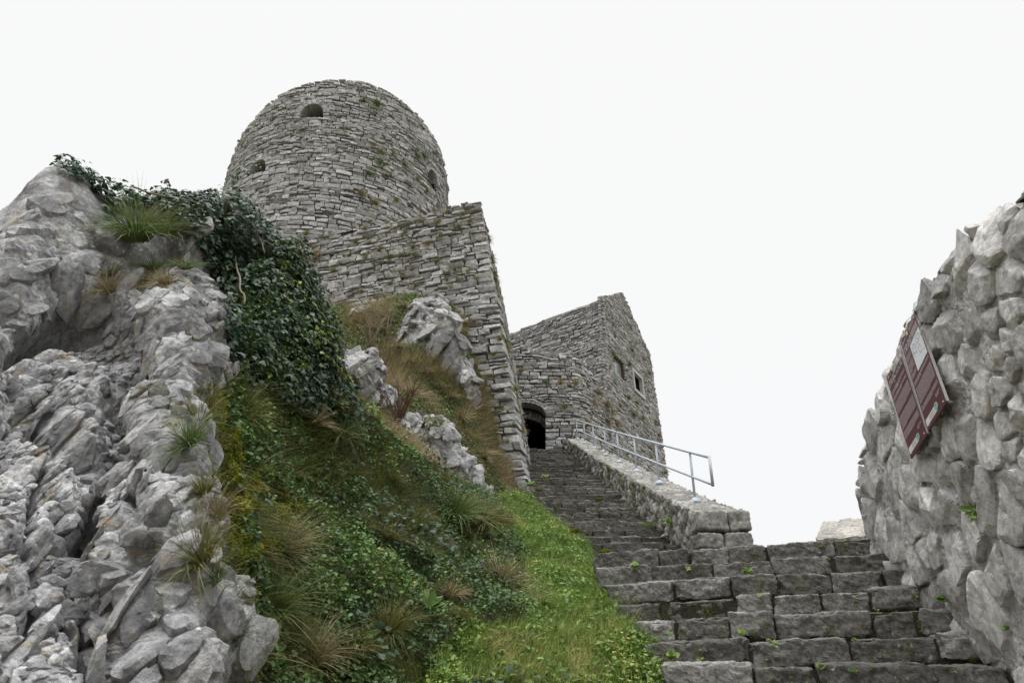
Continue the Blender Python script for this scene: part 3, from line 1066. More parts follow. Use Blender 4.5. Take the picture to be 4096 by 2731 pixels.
for n in range(-4, 7):
    Lp, Rp = low_edges[n + 4]
    rg = np.random.default_rng(100 + n)
    d = Rp - Lp
    ln = np.linalg.norm(d)
    dh = d / ln
    STEP_DIR = dh
    back = np.array([-dh[1], dh[0], 0]); back /= np.linalg.norm(back)
    upv = np.array([0, 0, 1.0])
    mb = MB()
    s = -.05
    end = ln + .75
    k = 0
    while s < end:
        wd = rg.uniform(.28, .70) if n != 1 else rg.uniform(.4, .8)
        if end - s - wd < .2: wd = end - s
        h = rg.uniform(.17, .185) + (.02 if rg.random() < .3 else 0)
        zt = rg.normal(0, .011)
        dp = .48
        fo = rg.normal(0, .022)
        c = Lp + dh * (s + wd / 2) + back * (dp / 2 + fo) + upv * (zt - h / 2)
        yaw = rg.normal(0, .022)
        e1 = dh * math.cos(yaw) + back * math.sin(yaw) + upv * rg.normal(0, .01)
        e2 = -dh * math.sin(yaw) + back * math.cos(yaw)
        rough_block(mb, c, e1 * (wd / 2 - rg.uniform(.002, .007)), e2 * dp / 2, upv * (h / 2), res=(max(10, int(wd * 70)), 14, 14), rnd=rg.uniform(.010, .020), rough=.024, freq=9, seed=int(rg.integers(1000)), tone=float(np.clip(rg.normal(.5, .24), 0, 1)), chip=2.2)
        s += wd
        k += 1
    # packed earth behind the joints
    T, F = box_template(8, 2, 2)
    c = Lp + dh * (end / 2) + back * .34 - upv * .13
    mb.add(c + T[:, :1] * dh * (end / 2 - .03) + T[:, 1:2] * back * .29 + T[:, 2:] * upv * .1, F, .3, 1)
    mb.build('step', [M_STEP, M_SOIL], lower, smooth=False)

Lt, Rt = low_edges[-1]
upper = thing('stone_staircase', 'long flight of mossy stone steps climbing to the arched doorway', 'staircase', (1.6, 12, 1.0))
land = MB()
LB = np.array([[Lt + np.array([.08, .3, -.12]), Rt + np.array([.3, .4, -.12])], [np.array([1.15, 9.3, .98]), np.array([4.6, 9.3, .98])]])
add_grid(land, LB, .4)
add_grid(land, LB - np.array([0, 0, .8]), .4)
_ring = [LB[0, 0], LB[0, 1], LB[1, 1], LB[1, 0]]
for i in range(4):
    a, b = _ring[i], _ring[(i + 1) % 4]
    add_grid(land, np.array([[a, b], [a - [0, 0, .8], b - [0, 0, .8]]]), .4)
land.build('landing', [M_STEPU], upper)


def up_left(Y):
    return np.interp(Y, [8.5, 9.6, 10.6, 14, 15.7, 27], [1.2, 1.0, .80, .35, .10, .0])


def up_right(Y):
    return np.interp(Y, [8.5, 10.6, 25.5], [2.70, 2.52, 2.10])


for n in range(-4, 32):
    Y = (22.1 + n) * UR
    z = up_line(Y)
    rg = np.random.default_rng(300 + n)
    xl, xr = up_left(Y) - .15, up_right(Y) + .10
    if n < 0:
        xr += .9
    mb = MB()
    s = xl
    dY0 = rg.normal(0, .02)
    while s < xr:
        wd = rg.uniform(.35, 1.0)
        if xr - s - wd < .2: wd = xr - s
        h = .20 + rg.uniform(0, .02)
        dp = .62
        zt = rg.normal(0, .011) + (.0 if rg.random() > .08 else -.05)
        c = np.array([s + wd / 2, Y + dp / 2 + rg.normal(0, .02) + .02 * (s - 1.4), z + zt - h / 2])
        yaw = rg.normal(0, .015)
        rough_block(mb, c, np.array([math.cos(yaw), math.sin(yaw), rg.normal(0, .012)]) * (wd / 2 - rg.uniform(.001, .005)), np.array([-math.sin(yaw), math.cos(yaw), 0]) * dp / 2, np.array([0, 0, h / 2]),
                    res=(max(6, int(wd * 22)), 8, 6), rnd=rg.uniform(.008, .016), rough=.026, freq=8, seed=int(rg.integers(1000)), tone=float(np.clip(rg.normal(.5, .2), 0, 1)), chip=1.2)
        s += wd
    T, F = box_template(6, 2, 2)
    mb.add(np.array([(xl + xr) / 2, Y + .36, z - .15]) + T * np.array([(xr - xl) / 2 - .03, .3, .12]), F, .3, 1)
    mb.build('step', [M_STEPU, M_SOIL], upper, smooth=False)
# ------------------------------------------------------------------ cell rubble surfaces (parapet, right wall)
def cells(P, Nn, scale, seed, amp=.5, crack=.16, tilt=.35, step=.25, aniso=(1, 1, 1), fine=.01, ffreq=14.0, depth=.5, facet2=.0):
    Q = P / scale * np.array(aniso)
    Q = Q + .18 * np.stack([fbm(Q * 1.1 + 7 * k, 2, seed + 70 + k) for k in range(3)], -1)
    F1, F2, O, r = voro(Q, seed, .85)
    e = F2 - F1
    T = np.stack([r[1] - .5, r[2] - .5, r[3] - .5], -1) * 2 * tilt
    dome = sstep(0, crack * 2.2, e)
    d = depth * (dome - 1) + step * (r[0] - .5) * dome + (O * T).sum(-1) * dome
    d = d * scale * amp
    if facet2:
        f2, _, _ = facets(P, scale * .42, seed + 11, tilt=.8, step=.0, crack=.02, depth=.0)
        d = d + f2 * facet2 * dome
    d = d + fine * fbm(P * ffreq, 4, seed + 5)
    tone = np.clip(.5 + (r[4] - .5) * .8, 0, 1) * (e > crack * .5) + .05 * (e <= crack * .5)
    return P + Nn * d[..., None], tone, e


para = thing('parapet_wall', 'low sloping rubble parapet wall under the metal handrail', 'wall', (2.8, 15, 2))
PY0, PY1 = 9.75, 25.4


def para_h(Y):
    return np.interp(Y, [9.7, 12, 18, 25.4], [.62, .56, .46, .40])


def para_top(Y):
    return up_line(Y) + para_h(Y)


def para_in(Y):
    return np.interp(Y, [9.7, 10.6, 25.5], [2.60, 2.50, 2.08])


PW = .72
ys = PY0 * (PY1 / PY0) ** np.linspace(0, 1, 700)
prof = [(0, -1.0), (0, -.03), (.03, 0), (PW - .03, 0.01), (PW, -.03), (PW, -2.6)]
pk = np.array(prof)
seg = np.r_[0, np.cumsum(np.hypot(*np.diff(pk, axis=0).T))]
uu = np.concatenate([np.linspace(0, seg[2], 46)[:-1], np.linspace(seg[2], seg[3], 44)[:-1], np.linspace(seg[3], seg[-1], 30)])
pxs = np.interp(uu, seg, pk[:, 0]); pzs = np.interp(uu, seg, pk[:, 1])
Pp = np.zeros((len(ys), len(uu), 3))
Pp[..., 0] = para_in(ys)[:, None] + pxs[None]
Pp[..., 1] = ys[:, None]
Pp[..., 2] = para_top(ys)[:, None] + pzs[None]
Nn = -gnormals(Pp)
if Nn[300, 60, 2] < 0: Nn = -Nn
topm = (uu > seg[2]) & (uu < seg[3])
A1, t1_, e1 = cells(Pp, Nn, .21, 5, amp=.55, crack=.2, aniso=(1, 1.9, .75), fine=.015)
A2, t2_, e2 = cells(Pp, Nn, .13, 6, amp=.3, crack=.16, aniso=(.7, 1.4, 1), fine=.018, ffreq=9)
Pf = np.where(topm[None, :, None], A2, A1)
tn = np.where(topm[None, :], np.clip(t2_ + .02, .1, 1), t1_ * .75)
ms = np.where(topm[None, :], 0, sstep(.55, .8, vnoise(Pp * 2.2, 77) * .5 + .5)) * .8
mb = MB()
add_grid(mb, Pf, tn, 0, moss=ms)
# near end: dressed blocks
xe = para_in(PY0)
ze = para_top(PY0)
rg = np.random.default_rng(5)
zc = ze + .02
for row in range(6):
    hh = [.30, .24, .22, .24, .25, .25][row]
    cut = [.46, .36, .44, .3, .45, .35][row]
    x = xe - .02
    for wd in (cut, PW + .06 - cut):
        rough_block(mb, np.array([x + wd / 2, PY0 + .12, zc - hh / 2]), np.array([wd / 2 - .008, rg.normal(0, .01), rg.normal(0, .008)]), np.array([0, .2, 0]), np.array([0, 0, hh / 2 - .008]), res=(18, 10, 14), rnd=.035, rough=.03, freq=8, seed=row * 7 + int(wd * 100), tone=rg.uniform(.3, .75))
        x += wd
    zc -= hh
T, F = box_template(1, 1, 1)
mb.add(np.array([xe + PW / 2, PY0 + .25, ze - 1.0]) + T * np.array([PW / 2 - .03, .16, .95]), F, .1)
mb.build('masonry', [M_PARA], para)

# metal handrail on the parapet
BASES = [(2307, 1755), (2339.5, 1772), (2375, 1793), (2425, 1820), (2480, 1848), (2551, 1885), (2639, 1933), (2771, 2005.5)]
TOPS = [(2303, 1678), (2335, 1690), (2372, 1701), (2417, 1713), (2473, 1726), (2542, 1747), (2627, 1772), (2747, 1808)]
posts = []
for (bx, by), (tx, ty) in zip(BASES, TOPS):
    lo, hi = 8.0, 27.0
    for _ in range(60):
        md = (lo + hi) / 2
        p = at(bx, by, md)
        if p[2] > para_top(md) + .0: lo, hi = lo, md
        else: lo, hi = md, hi
        # elevation ray is above the slope nearby and below it further off
    p = at(bx, by, (lo + hi) / 2)
    # choose the crossing by a scan
    Ys = np.linspace(9.5, 27, 800)
    dz = np.array([at(bx, by, y)[2] - para_top(min(y, 25.4)) for y in Ys])
    idx = np.where(np.sign(dz[:-1]) != np.sign(dz[1:]))[0]
    y_ = Ys[idx[0]] if len(idx) else np.interp(by, [1755, 2005], [24.5, 10.8])
    p = at(bx, by, y_)
    q = at(tx, ty, y_)
    posts.append((p, q))
print('posts', [(round(p[0], 2), round(p[1], 2), round(p[2], 2), round(q[2] - p[2], 2)) for p, q in posts])
rail = thing('handrail', 'pale blue grey tubular metal handrail along the sloping parapet', 'handrail', tuple(posts[4][0]))
PB = np.array([p for p, q in posts]); PT = np.array([q for p, q in posts])
# straight, evenly high rail fitted to the sighted posts
yy = PB[:, 1]
fx = np.polyfit(yy, PB[:, 0], 1)
hts = PT[:, 2] - PB[:, 2]
HGT = float(np.median(hts))
for i in range(8):
    y_ = yy[i]
    b = np.array([np.polyval(fx, y_), y_, para_top(y_) - .01])
    t_ = PT[i].copy(); t_[0] = b[0]
    PB[i] = b; PT[i] = t_
ft = np.polyfit(yy, PT[:, 2], 2)
PT[:, 2] = np.polyval(ft, yy)
MID = PB * .5 + PT * .5
RT = .022
for b, t_ in zip(PB, PT):
    m_ = MB(); tube(m_, [b, t_], RT * .9, 10)
    po = m_.build('post', [M_RAIL], rail)
    f_ = MB(); tube(f_, [b + [0, 0, -.02], b + [0, 0, .02], b + [0, 0, .022], b + [0, 0, .045], b + [0, 0, .047], b + [0, 0, .075]], [.095, .095, .075, .07, .055, .03], 16)
    f_.build('foot_flange', [M_RAIL], po)
endT = PT[-1] + (PT[-1] - PT[-2]) / np.linalg.norm(PT[-1] - PT[-2]) * 1.0
eT = at(2837, 1827, 9.75); eB = at(2850, 1946, 9.75)
dirT = (PT[-1] - PT[-2]) / (PT[-2][1] - PT[-1][1]); 
endT = PT[-1] + dirT * (PT[-1][1] - 9.75); dirM = (MID[-1] - MID[-2]) / (MID[-2][1] - MID[-1][1])
endM = MID[-1] + dirM * (MID[-1][1] - 9.75)
m_ = MB(); tube(m_, np.concatenate([PT, [endT]]), RT, 12); m_.build('top_rail', [M_RAIL], rail)
m_ = MB(); tube(m_, np.concatenate([MID, [endM]]), RT * .9, 12); m_.build('middle_rail', [M_RAIL], rail)
m_ = MB(); tube(m_, [endT + [0, 0, RT], endM - [0, 0, RT]], RT, 12); m_.build('end_bar', [M_RAIL], rail)
q1 = PT[0] + np.array([-.32, .35, -.88]); q2 = MID[0] + np.array([-.17, .35, -.42])
m_ = MB(); tube(m_, [PT[0], q1], RT * .9, 10); tube(m_, [MID[0], q2], RT * .8, 10)
ob = m_.build('end_brace', [M_RUST], rail); ob['label'] = 'dark sloping end rails'

# rubble wall on the right
WX0, WSL = 2.1, .2
rwall = thing('rubble_wall', 'leaning pale rubble limestone wall with signboards beside the near steps', 'wall', (3.2, 4, -1))


def wall_path(s):
    """s runs away from the camera, then turns right round the end; also gives the outward (left) normal"""
    dirv = np.array([WSL, 1.0]) / math.hypot(WSL, 1)
    Lst = 6.35; R = .42
    p0 = np.array([WX0 + WSL * .3, .3])
    a = np.clip((s - Lst) / R, 0, math.pi * .75)
    base = p0 + np.minimum(s, Lst)[..., None] * dirv
    nl = np.array([-dirv[1], dirv[0]])
    cx = base - nl * R
    nrm = nl * np.cos(a)[..., None] + dirv * np.sin(a)[..., None]
    tang = dirv * np.cos(a)[..., None] - nl * np.sin(a)[..., None]
    ext = np.maximum(s - Lst - R * math.pi * .75, 0)
    return cx + nrm * R + tang * ext[..., None], nrm


def wall_topz(Y):
    return np.interp(Y, [-1, 1.5, 2.93, 3.72, 4.5, 5.3, 6.0, 6.4, 6.75, 7.1], [2.17, 2.21, 2.28, 2.44, 2.46, 2.26, 2.02, 1.85, 1.62, 1.35])


ss = np.concatenate([np.linspace(0, 1.8, 70)[:-1], np.linspace(1.8, 6.3, 520)[:-1], np.linspace(6.3, 8.6, 150)])
XY, NXY = wall_path(ss)
tz = wall_topz(XY[:, 1])
vv = np.linspace(0, 1, 330)
Pw = np.zeros((len(ss), len(vv) + 60, 3)); Nw = np.zeros_like(Pw)
zb = -1.2
for j, v in enumerate(vv):
    z = zb + (tz - zb) * v
    off = .06 + .01 * (1.2 - z) - .09 * sstep(1.0, -.2, z)      # leans back, flares at the foot
    rr = np.clip((v - .95) / .05, 0, 1)
    off = off - .10 * rr ** 2
    Pw[:, j, :2] = XY + NXY * off[:, None]
    Pw[:, j, 2] = z - .0 * rr
for k in range(60):
    f = (k + 1) / 60
    base = Pw[:, len(vv) - 1]
    Pw[:, len(vv) + k, :2] = base[:, :2] - NXY * (.02 + .9 * f)
    Pw[:, len(vv) + k, 2] = base[:, 2] + .05 * math.sin(f * math.pi) - .1 * f
Nw = gnormals(Pw)
if np.mean(Nw[:, 50, :2] * NXY) < 0: Nw = -Nw
lowz = sstep(1.3, .2, Pw[..., 2])
Pr = Pw + Nw * (-.024 + .012 * fbm(Pw * 9, 4, 18) + .006 * fbm(Pw * 40, 3, 19))[..., None]
RW = np.where(np.arange(Pw.shape[1])[None] > len(vv) * .96, .55, 1.0) * np.clip(.128 * np.exp(.55 * fbm(Pw * 1.7, 2, 22)) * (1 + .35 * lowz), .05, .2)
sw_ = place_sites(Pw, Nw, RW, np.eye(3), 16000, 8, ((Pw[..., 2] > -.6) & (Pw[..., 1] > 1.7)).astype(float), pack=.90)
print('wall stones', len(sw_))
mb = MB()
add_grid(mb, Pr, .38 + .2 * fbm(Pw * 6, 3, 23), 0)
voro_stones(mb, Pw, Nw, RW, np.eye(3), sw_, .012, lambda R_, rg: rg.uniform(.008, .034, len(R_)), 88, tilt=.17, chamf=.65, chm=(.08, .34), res=(60, 22), pw=36, cap=1.5, noise=.09, fine=.006, ffreq=18, tone=(.55, .24))
bk2 = np.stack([np.concatenate([XY - NXY * .95, np.full((len(ss), 1), -1.2)], 1), np.concatenate([XY - NXY * .95, (tz - .1)[:, None]], 1)], 1)
add_grid(mb, bk2[::8], .4)
mb.build('masonry', [M_RUBBLE], rwall, smooth=False)

# far bit of pale coping seen past the end of that wall
cop = thing('coping_wall', 'low pale wall top of flat slabs beyond the rubble wall end', 'wall', (4.2, 8.8, .9))
c1, c2 = at(3262, 2150, 8.2), at(3480, 2140, 8.2)
c3, c4 = at(3292, 2086, 9.4), at(3500, 2062, 9.4)
gx, gy = np.meshgrid(np.linspace(0, 1, 90), np.linspace(0, 1, 60), indexing='ij')
Pc = (c1 * (1 - gx[..., None]) + c2 * gx[..., None]) * (1 - gy[..., None]) + (c3 * (1 - gx[..., None]) + c4 * gx[..., None]) * gy[..., None]
Nc = np.broadcast_to(np.array([0, -.3, .95]), Pc.shape)
Pc2, tc_, ec = cells(Pc, Nc, .34, 33, amp=.12, crack=.07, fine=.01, aniso=(1, 1, 1))
mb = MB(); add_grid(mb, Pc2, np.clip(tc_ + .2, 0, 1))
rim = np.concatenate([Pc2[:, 0], Pc2[-1, :], Pc2[::-1, -1], Pc2[0, ::-1]])
zz = np.linspace(0, 1, 24)
Ps = np.stack([rim - np.array([0, 0, 1.4]) * k for k in zz], 1)
Ns = gnormals(Ps)
Ps2, ts_, es_ = cells(Ps, Ns * 0 + np.array([-.6, -.6, 0]), .22, 34, amp=.25, fine=.01)
Ps2[:, 0] = rim
add_grid(mb, Ps2, ts_ * .7)
mb.build('masonry', [M_SLAB], cop)

# ------------------------------------------------------------------ signboards on the rubble wall
M_MAROON = plain_mat('maroon_board', (.085, .022, .028), .35, spec=.45)
M_PRINT = plain_mat('white_print', (.62, .60, .60), .5)
M_TEXT = plain_mat('small_print', (.42, .36, .37), .5)
M_MAP = plain_mat('map_panel', (.66, .68, .72), .45)
M_LINE = plain_mat('drawn_line', (.10, .11, .13), .6)
M_YEL = plain_mat('shield_yellow', (.70, .52, .04), .5)
M_BLUE = plain_mat('shield_blue', (.03, .07, .30), .5)
M_GREEN = plain_mat('logo_green', (.10, .35, .10), .5)
M_SKYB = plain_mat('logo_blue', (.12, .38, .60), .5)
M_ALU = plain_mat('board_edge', (.45, .44, .44), .4, metal=.5)


def text_mesh(txt):
    cu = bpy.data.curves.new('lettering', 'FONT')
    cu.body = txt
    cu.size = 1.0
    ob = bpy.data.objects.new('lettering', cu)
    COL.objects.link(ob)
    bpy.context.view_layer.update()
    me = bpy.data.meshes.new_from_object(ob.evaluated_get(bpy.context.evaluated_depsgraph_get()))
    V = np.array([v.co[:] for v in me.vertices]); F = [list(p.vertices) for p in me.polygons]
    bpy.data.objects.remove(ob); bpy.data.curves.remove(cu); bpy.data.meshes.remove(me)
    V[:, :2] -= V[:, :2].min(0)
    V[:, :2] /= V[:, :2].max(0)
    return V[:, :2], F


TITLE = text_mesh('STARI GRAD SREBRENIK')
wn = np.array([-1.0, WSL, 0.0]); wn /= np.linalg.norm(wn)
wn = wn * math.cos(.10) + np.array([0, 0, math.sin(.10)])
wp = np.array([WX0 + WSL * 4.8, 4.8, 1.75]) + wn * .108


def board(name, label, TL, TR, BR, BL, big_map, off):
    cs_ = [hit(*c, wp + wn * off, wn) for c in (TL, TR, BR, BL)]
    TLp, TRp, BRp, BLp = cs_
    wdt = np.linalg.norm(TRp - TLp); hgt = np.linalg.norm(TLp - BLp)
    print(name, 'w', wdt, 'h', hgt, TLp, TRp)
    e1 = (TRp - TLp + BRp - BLp); e1 /= np.linalg.norm(e1)
    nr = np.cross(TRp - TLp, BLp - TLp); nr /= np.linalg.norm(nr)
    if np.dot(nr, wn) < 0: nr = -nr

    def M(a, b, d=0.0):
        """a across, b down, both 0..1, d mm proud of the face"""
        a = np.asarray(a, float)[..., None]; b = np.asarray(b, float)[..., None]
        return (TLp * (1 - a) + TRp * a) * (1 - b) + (BLp * (1 - a) + BRp * a) * b + nr * d
    root = thing(name, label, 'signboard', tuple(M(.5, 1.0)))

    def quad(m, a0, a1, b0, b1, d, mat=0):
        m.add(M(np.array([a0, a1, a1, a0]), np.array([b0, b0, b1, b1]), d), np.array([[0, 3, 2, 1]]), .5, mat)
    p = MB()
    T, F = box_template(1, 1, 1)
    p.add(np.concatenate([M((T[:, 0] + 1) / 2, (T[:, 1] + 1) / 2)]) + nr * (T[:, 2:] * .006 - .006), F, .5)
    p.build('panel', [M_MAROON], root, smooth=False)
    ed = MB()
    for (a0, a1, b0, b1) in ((-.004, .0, 0, 1), (1.0, 1.008, 0, 1)):
        ed.add(M(a0 + (a1 - a0) * (T[:, 0] + 1) / 2, b0 + (b1 - b0) * (T[:, 1] + 1) / 2) + nr * (T[:, 2:] * .009 - .006), F, .5)
    ed.build('edge_strip', [M_ALU], root, smooth=False)
    t = MB()
    V, Fc = TITLE
    ty0 = .080
    tv = M(.06 + V[:, 0] * .88, ty0 + .075 - V[:, 1] * .072, .0012)
    for f in Fc:
        pass
    byk = {}
    for f in Fc: byk.setdefault(len(f), []).append(f)
    t.add(tv, [np.array(v) for v in byk.values()], .5)
    t.build('title', [M_PRINT], root, smooth=False)
    rg = np.random.default_rng(3 + int(big_map))
    def para_text(b0, b1, lines, a0=.06, a1=.94):
        x = MB()
        for i in range(lines):
            bb = b0 + (b1 - b0) * i / lines
            hh = (b1 - b0) / lines * .55
            a = a0
            e = a1 if i < lines - 1 else a0 + (a1 - a0) * rg.uniform(.3, .7)
            while a < e:
                wl = min(rg.uniform(.02, .075), e - a)
                quad(x, a, a + wl, bb, bb + hh, .0012)
                a += wl + .012
        x.build('text_block', [M_TEXT], root, smooth=False)
    para_text(.020, .062, 3, .52, .94)
    para_text(.025, .058, 3, .06, .30)
    if big_map:
        para_text(.185, .26, 6, .05, .33); para_text(.275, .385, 9, .05, .33); para_text(.40, .455, 4, .05, .33)
        para_text(.49, .535, 3, .06, .94); para_text(.56, .73, 13); para_text(.76, .81, 4)
    else:
        para_text(.17, .19, 1, .3, .62)
        para_text(.215, .265, 4); para_text(.29, .335, 3); para_text(.36, .50, 10); para_text(.54, .69, 10); para_text(.715, .80, 6)
    para_text(.84, .875, 2, .70, .92)
    sh = MB()
    c0, r0 = .36 - (.0), .052
    sx, sy0, sy1 = .41, .002, .07
    quad(sh, sx - .055, sx + .055, sy0, sy0 + .035, .0016, 0)
    sh.add(M(np.array([sx - .055, sx + .055, sx + .05, sx, sx - .05]), np.array([sy0 + .035, sy0 + .035, sy0 + .06, sy0 + .078, sy0 + .06]), .0016), np.array([[0, 4, 3, 2, 1]]), .5, 1)
    sh.add(M(np.array([sx - .055, sx - .035, sx + .055, sx + .045]), np.array([sy0, sy0, sy0 + .05, sy0 + .062]), .0022), np.array([[0, 3, 2, 1]]), .5, 2)
    sh.build('shield', [M_YEL, M_BLUE, M_PRINT], root, smooth=False)
    lg = MB()
    quad(lg, .05, .62, .90, .965, .0012, 0)
    for i in range(3):
        quad(lg, .24, .24 + (.28, .22, .25)[i], .912 + i * .016, .919 + i * .016, .0018, 1)
    k = np.arange(20) * 2 * math.pi / 20
    lg.add(M(.60 + .085 * np.cos(k), .925 + .035 * np.sin(k), .0024), np.array([list(range(20))[::-1]]), .5, 0)
    lg.add(M(.60 + .07 * np.cos(k[:11]), .925 - .028 * np.sin(k[:11]), .003), np.array([list(range(11))]), .5, 2)
    lg.add(M(.60 + .07 * np.cos(k[:11]), .930 + .025 * np.sin(k[:11]), .003), np.array([list(range(11))[::-1]]), .5, 3)
    lg.build('logo_strip', [M_PRINT, M_TEXT, M_GREEN, M_SKYB], root, smooth=False)
    if big_map:
        mp = MB()
        quad(mp, .37, .955, .168, .465, .0014, 0)
        pls = [[(.5, .33), (.56, .30), (.62, .31), (.66, .335), (.63, .36), (.57, .355), (.5, .345), (.5, .33)], [(.58, .325), (.62, .33), (.6, .345)],
               [(.70, .31), (.74, .295), (.86, .30), (.88, .315), (.84, .33), (.74, .335), (.70, .33), (.70, .31)],
               [(.70, .36), (.78, .355), (.80, .37), (.80, .395), (.74, .40), (.70, .385), (.70, .36)], [(.52, .30), (.49, .345), (.52, .37)], [(.75, .31), (.80, .32)], [(.84, .41), (.88, .405)]]
        for pl in pls:
            pl = [(.40 + (a_ - .48) * 1.25, .19 + (b_ - .29) * 1.75) for a_, b_ in pl]
            for (a0, b0), (a1, b1) in zip(pl[:-1], pl[1:]):
                dx, dy = a1 - a0, b1 - b0
                l = math.hypot(dx, dy); nx, ny = -dy / l * .003, dx / l * .003
                mp.add(M(np.array([a0 - nx, a1 - nx, a1 + nx, a0 + nx]), np.array([b0 - ny, b1 - ny, b1 + ny, b0 + ny]), .002), np.array([[0, 3, 2, 1]]), .5, 1)
        mp.build('map_panel', [M_MAP, M_LINE], root, smooth=False)
    for a in (.12, .88):
        for b in (.03, .97):
            c = M(a, b, -.01)
            bm = MB()
            tube(bm, [c + nr * .012, c - nr * .045], .008, 6)
            bm.build('fixing_bolt', [M_ALU], root)
    return root


board('signboard', 'further maroon information signboard, all text without a map', (3545, 1513), (3598, 1397), (3709, 1732), (3642, 1834), False, 0)
board('signboard', 'nearer maroon information signboard with a white site plan', (3604, 1379), (3656.5, 1244), (3787, 1603), (3711, 1726), True, .012)

# ------------------------------------------------------------------ crag and grassy bank (one modelled relief, two objects)
LAT = [
    [(-900, 3200, 2.1), (-900, 2200, 2.5), (-800, 1500, 3.1), (-600, 950, 4.0)],
    [(-350, 3200, 2.25), (-380, 2200, 2.7), (-330, 1500, 3.3), (-300, 930, 4.2)],
    [(0, 3200, 2.4), (0, 2200, 2.85), (0, 1500, 3.5), (0, 850, 4.35)],
    [(220, 3200, 2.6), (200, 2200, 3.0), (200, 1420, 3.85), (215, 712, 4.5)],
    [(420, 3200, 2.8), (440, 2300, 3.2), (430, 1500, 4.1), (420, 830, 4.9)],
    [(640, 3200, 2.85), (630, 2300, 3.1), (620, 1500, 3.85), (620, 850, 5.2)],
    [(850, 3200, 3.0), (820, 2300, 3.35), (790, 1500, 4.2), (790, 830, 5.3)],
    [(1050, 3200, 3.2), (980, 2400, 3.7), (960, 1650, 4.8), (950, 850, 5.45)],
    [(1250, 3200, 3.6), (1150, 2400, 4.2), (1110, 1780, 5.2), (1080, 980, 5.6)],
    [(1420, 3200, 3.9), (1300, 2400, 4.6), (1260, 1850, 5.6), (1180, 1110, 5.8)],
    [(1560, 3200, 4.1), (1430, 2430, 5.0), (1380, 1920, 6.0), (1270, 1380, 6.1)],
    [(1750, 3200, 4.2), (1580, 2460, 5.3), (1500, 2020, 6.4), (1400, 1650, 6.6)],
    [(1950, 3200, 4.3), (1800, 2500, 5.6), (1700, 2120, 6.9), (1590, 1800, 7.5)],
    [(2250, 3200, 4.5), (2050, 2520, 5.9), (1930, 2220, 7.3), (1790, 1935, 8.8)],
    [(2550, 3200, 4.7), (2300, 2560, 6.0), (2130, 2270, 7.8), (1950, 2015, 10.8)],
    [(2750, 3200, 4.8), (2480, 2590, 5.9), (2260, 2260, 8.4), (2060, 2000, 13.6)],
    [(2900, 3250, 4.9), (2620, 2680, 5.75), (2350, 2270, 8.7), (2120, 1995, 15.2)],
    [(3050, 3350, 5.0), (2800, 2800, 5.8), (2460, 2330, 9.0), (2160, 2015, 15.6)],
]
CPS = np.array([[at(*p) for p in c] for c in LAT])
CAPY = np.array([1.2, 1.2, 1.2, 1.3, 1.3, 1.2, 1.2, 1.0, .9, .9, .8, .7, .7, .6, .5, .4, .3, .2])
cap1 = CPS[:, 3] + np.stack([0 * CAPY, .35 * CAPY, .02 + 0 * CAPY], -1)
cap2 = CPS[:, 3] + np.stack([0 * CAPY, 1.6 * CAPY, -.9 + 0 * CAPY], -1)
CPS = np.concatenate([CPS, cap1[:, None], cap2[:, None]], 1)
NC = len(LAT)


def relief(c0, c1, nc, nr, seed=0):
    tc = np.linspace(c0, c1, nc)
    a = catmull(CPS, tc)                                     # (nc,6,3)
    rows = np.concatenate([np.linspace(0, 3, int(nr * .86))[:-1], np.linspace(3, 5, nr - int(nr * .86) + 1)])
    return catmull(np.swapaxes(a, 0, 1), rows), tc, rows      # (nr,nc,3)


ROCK_EDGE = [(1010, 3300), (1040, 2731), (960, 2620), (880, 2500), (960, 2420), (830, 2330), (800, 2230), (860, 2100), (880, 2000), (800, 1930), (760, 1820), (720, 1750), (800, 1580), (900, 1500), (920, 1350), (1000, 1100), (1400, 700)]


def rock_side(px, py):
    """>0 on the rock side (left) of the vegetation line"""
    e = np.array(ROCK_EDGE[::-1], float)
    return np.interp(py, e[:, 1], e[:, 0]) - px


CRACKS = [([(545, 1210), (530, 1330), (505, 1450), (490, 1600), (478, 1760), (470, 1960), (410, 2080), (345, 2230), (310, 2400), (290, 2600), (270, 2900)], 38, .70),
          ([(-60, 1340), (90, 1325), (200, 1290), (300, 1240), (380, 1190)], 46, .60),
          ([(440, 1090), (520, 1060), (610, 1040), (740, 960)], 34, .26),
          ([(690, 2260), (760, 2290), (850, 2330)], 32, .30),
          ([(600, 2050), (605, 2200), (585, 2330)], 12, .15),
          ([(880, 1540), (800, 1640), (750, 1720)], 20, .16),
          ([(30, 1620), (160, 1700), (260, 1600)], 14, .10),
          ([(300, 1480), (160, 1560), (40, 1700)], 12, .10),
          ([(640, 1290), (780, 1330), (900, 1300)], 9, .06),
          ([(330, 1660), (250, 1870), (120, 1980)], 10, .08),
          ([(250, 1480), (215, 1750), (140, 2050), (60, 2450), (20, 2731)], 15, .20),
          ([(520, 2731), (560, 2480), (620, 2300)], 18, .25),
          ([(-60, 2250), (120, 2180), (300, 2230)], 14, .20)]


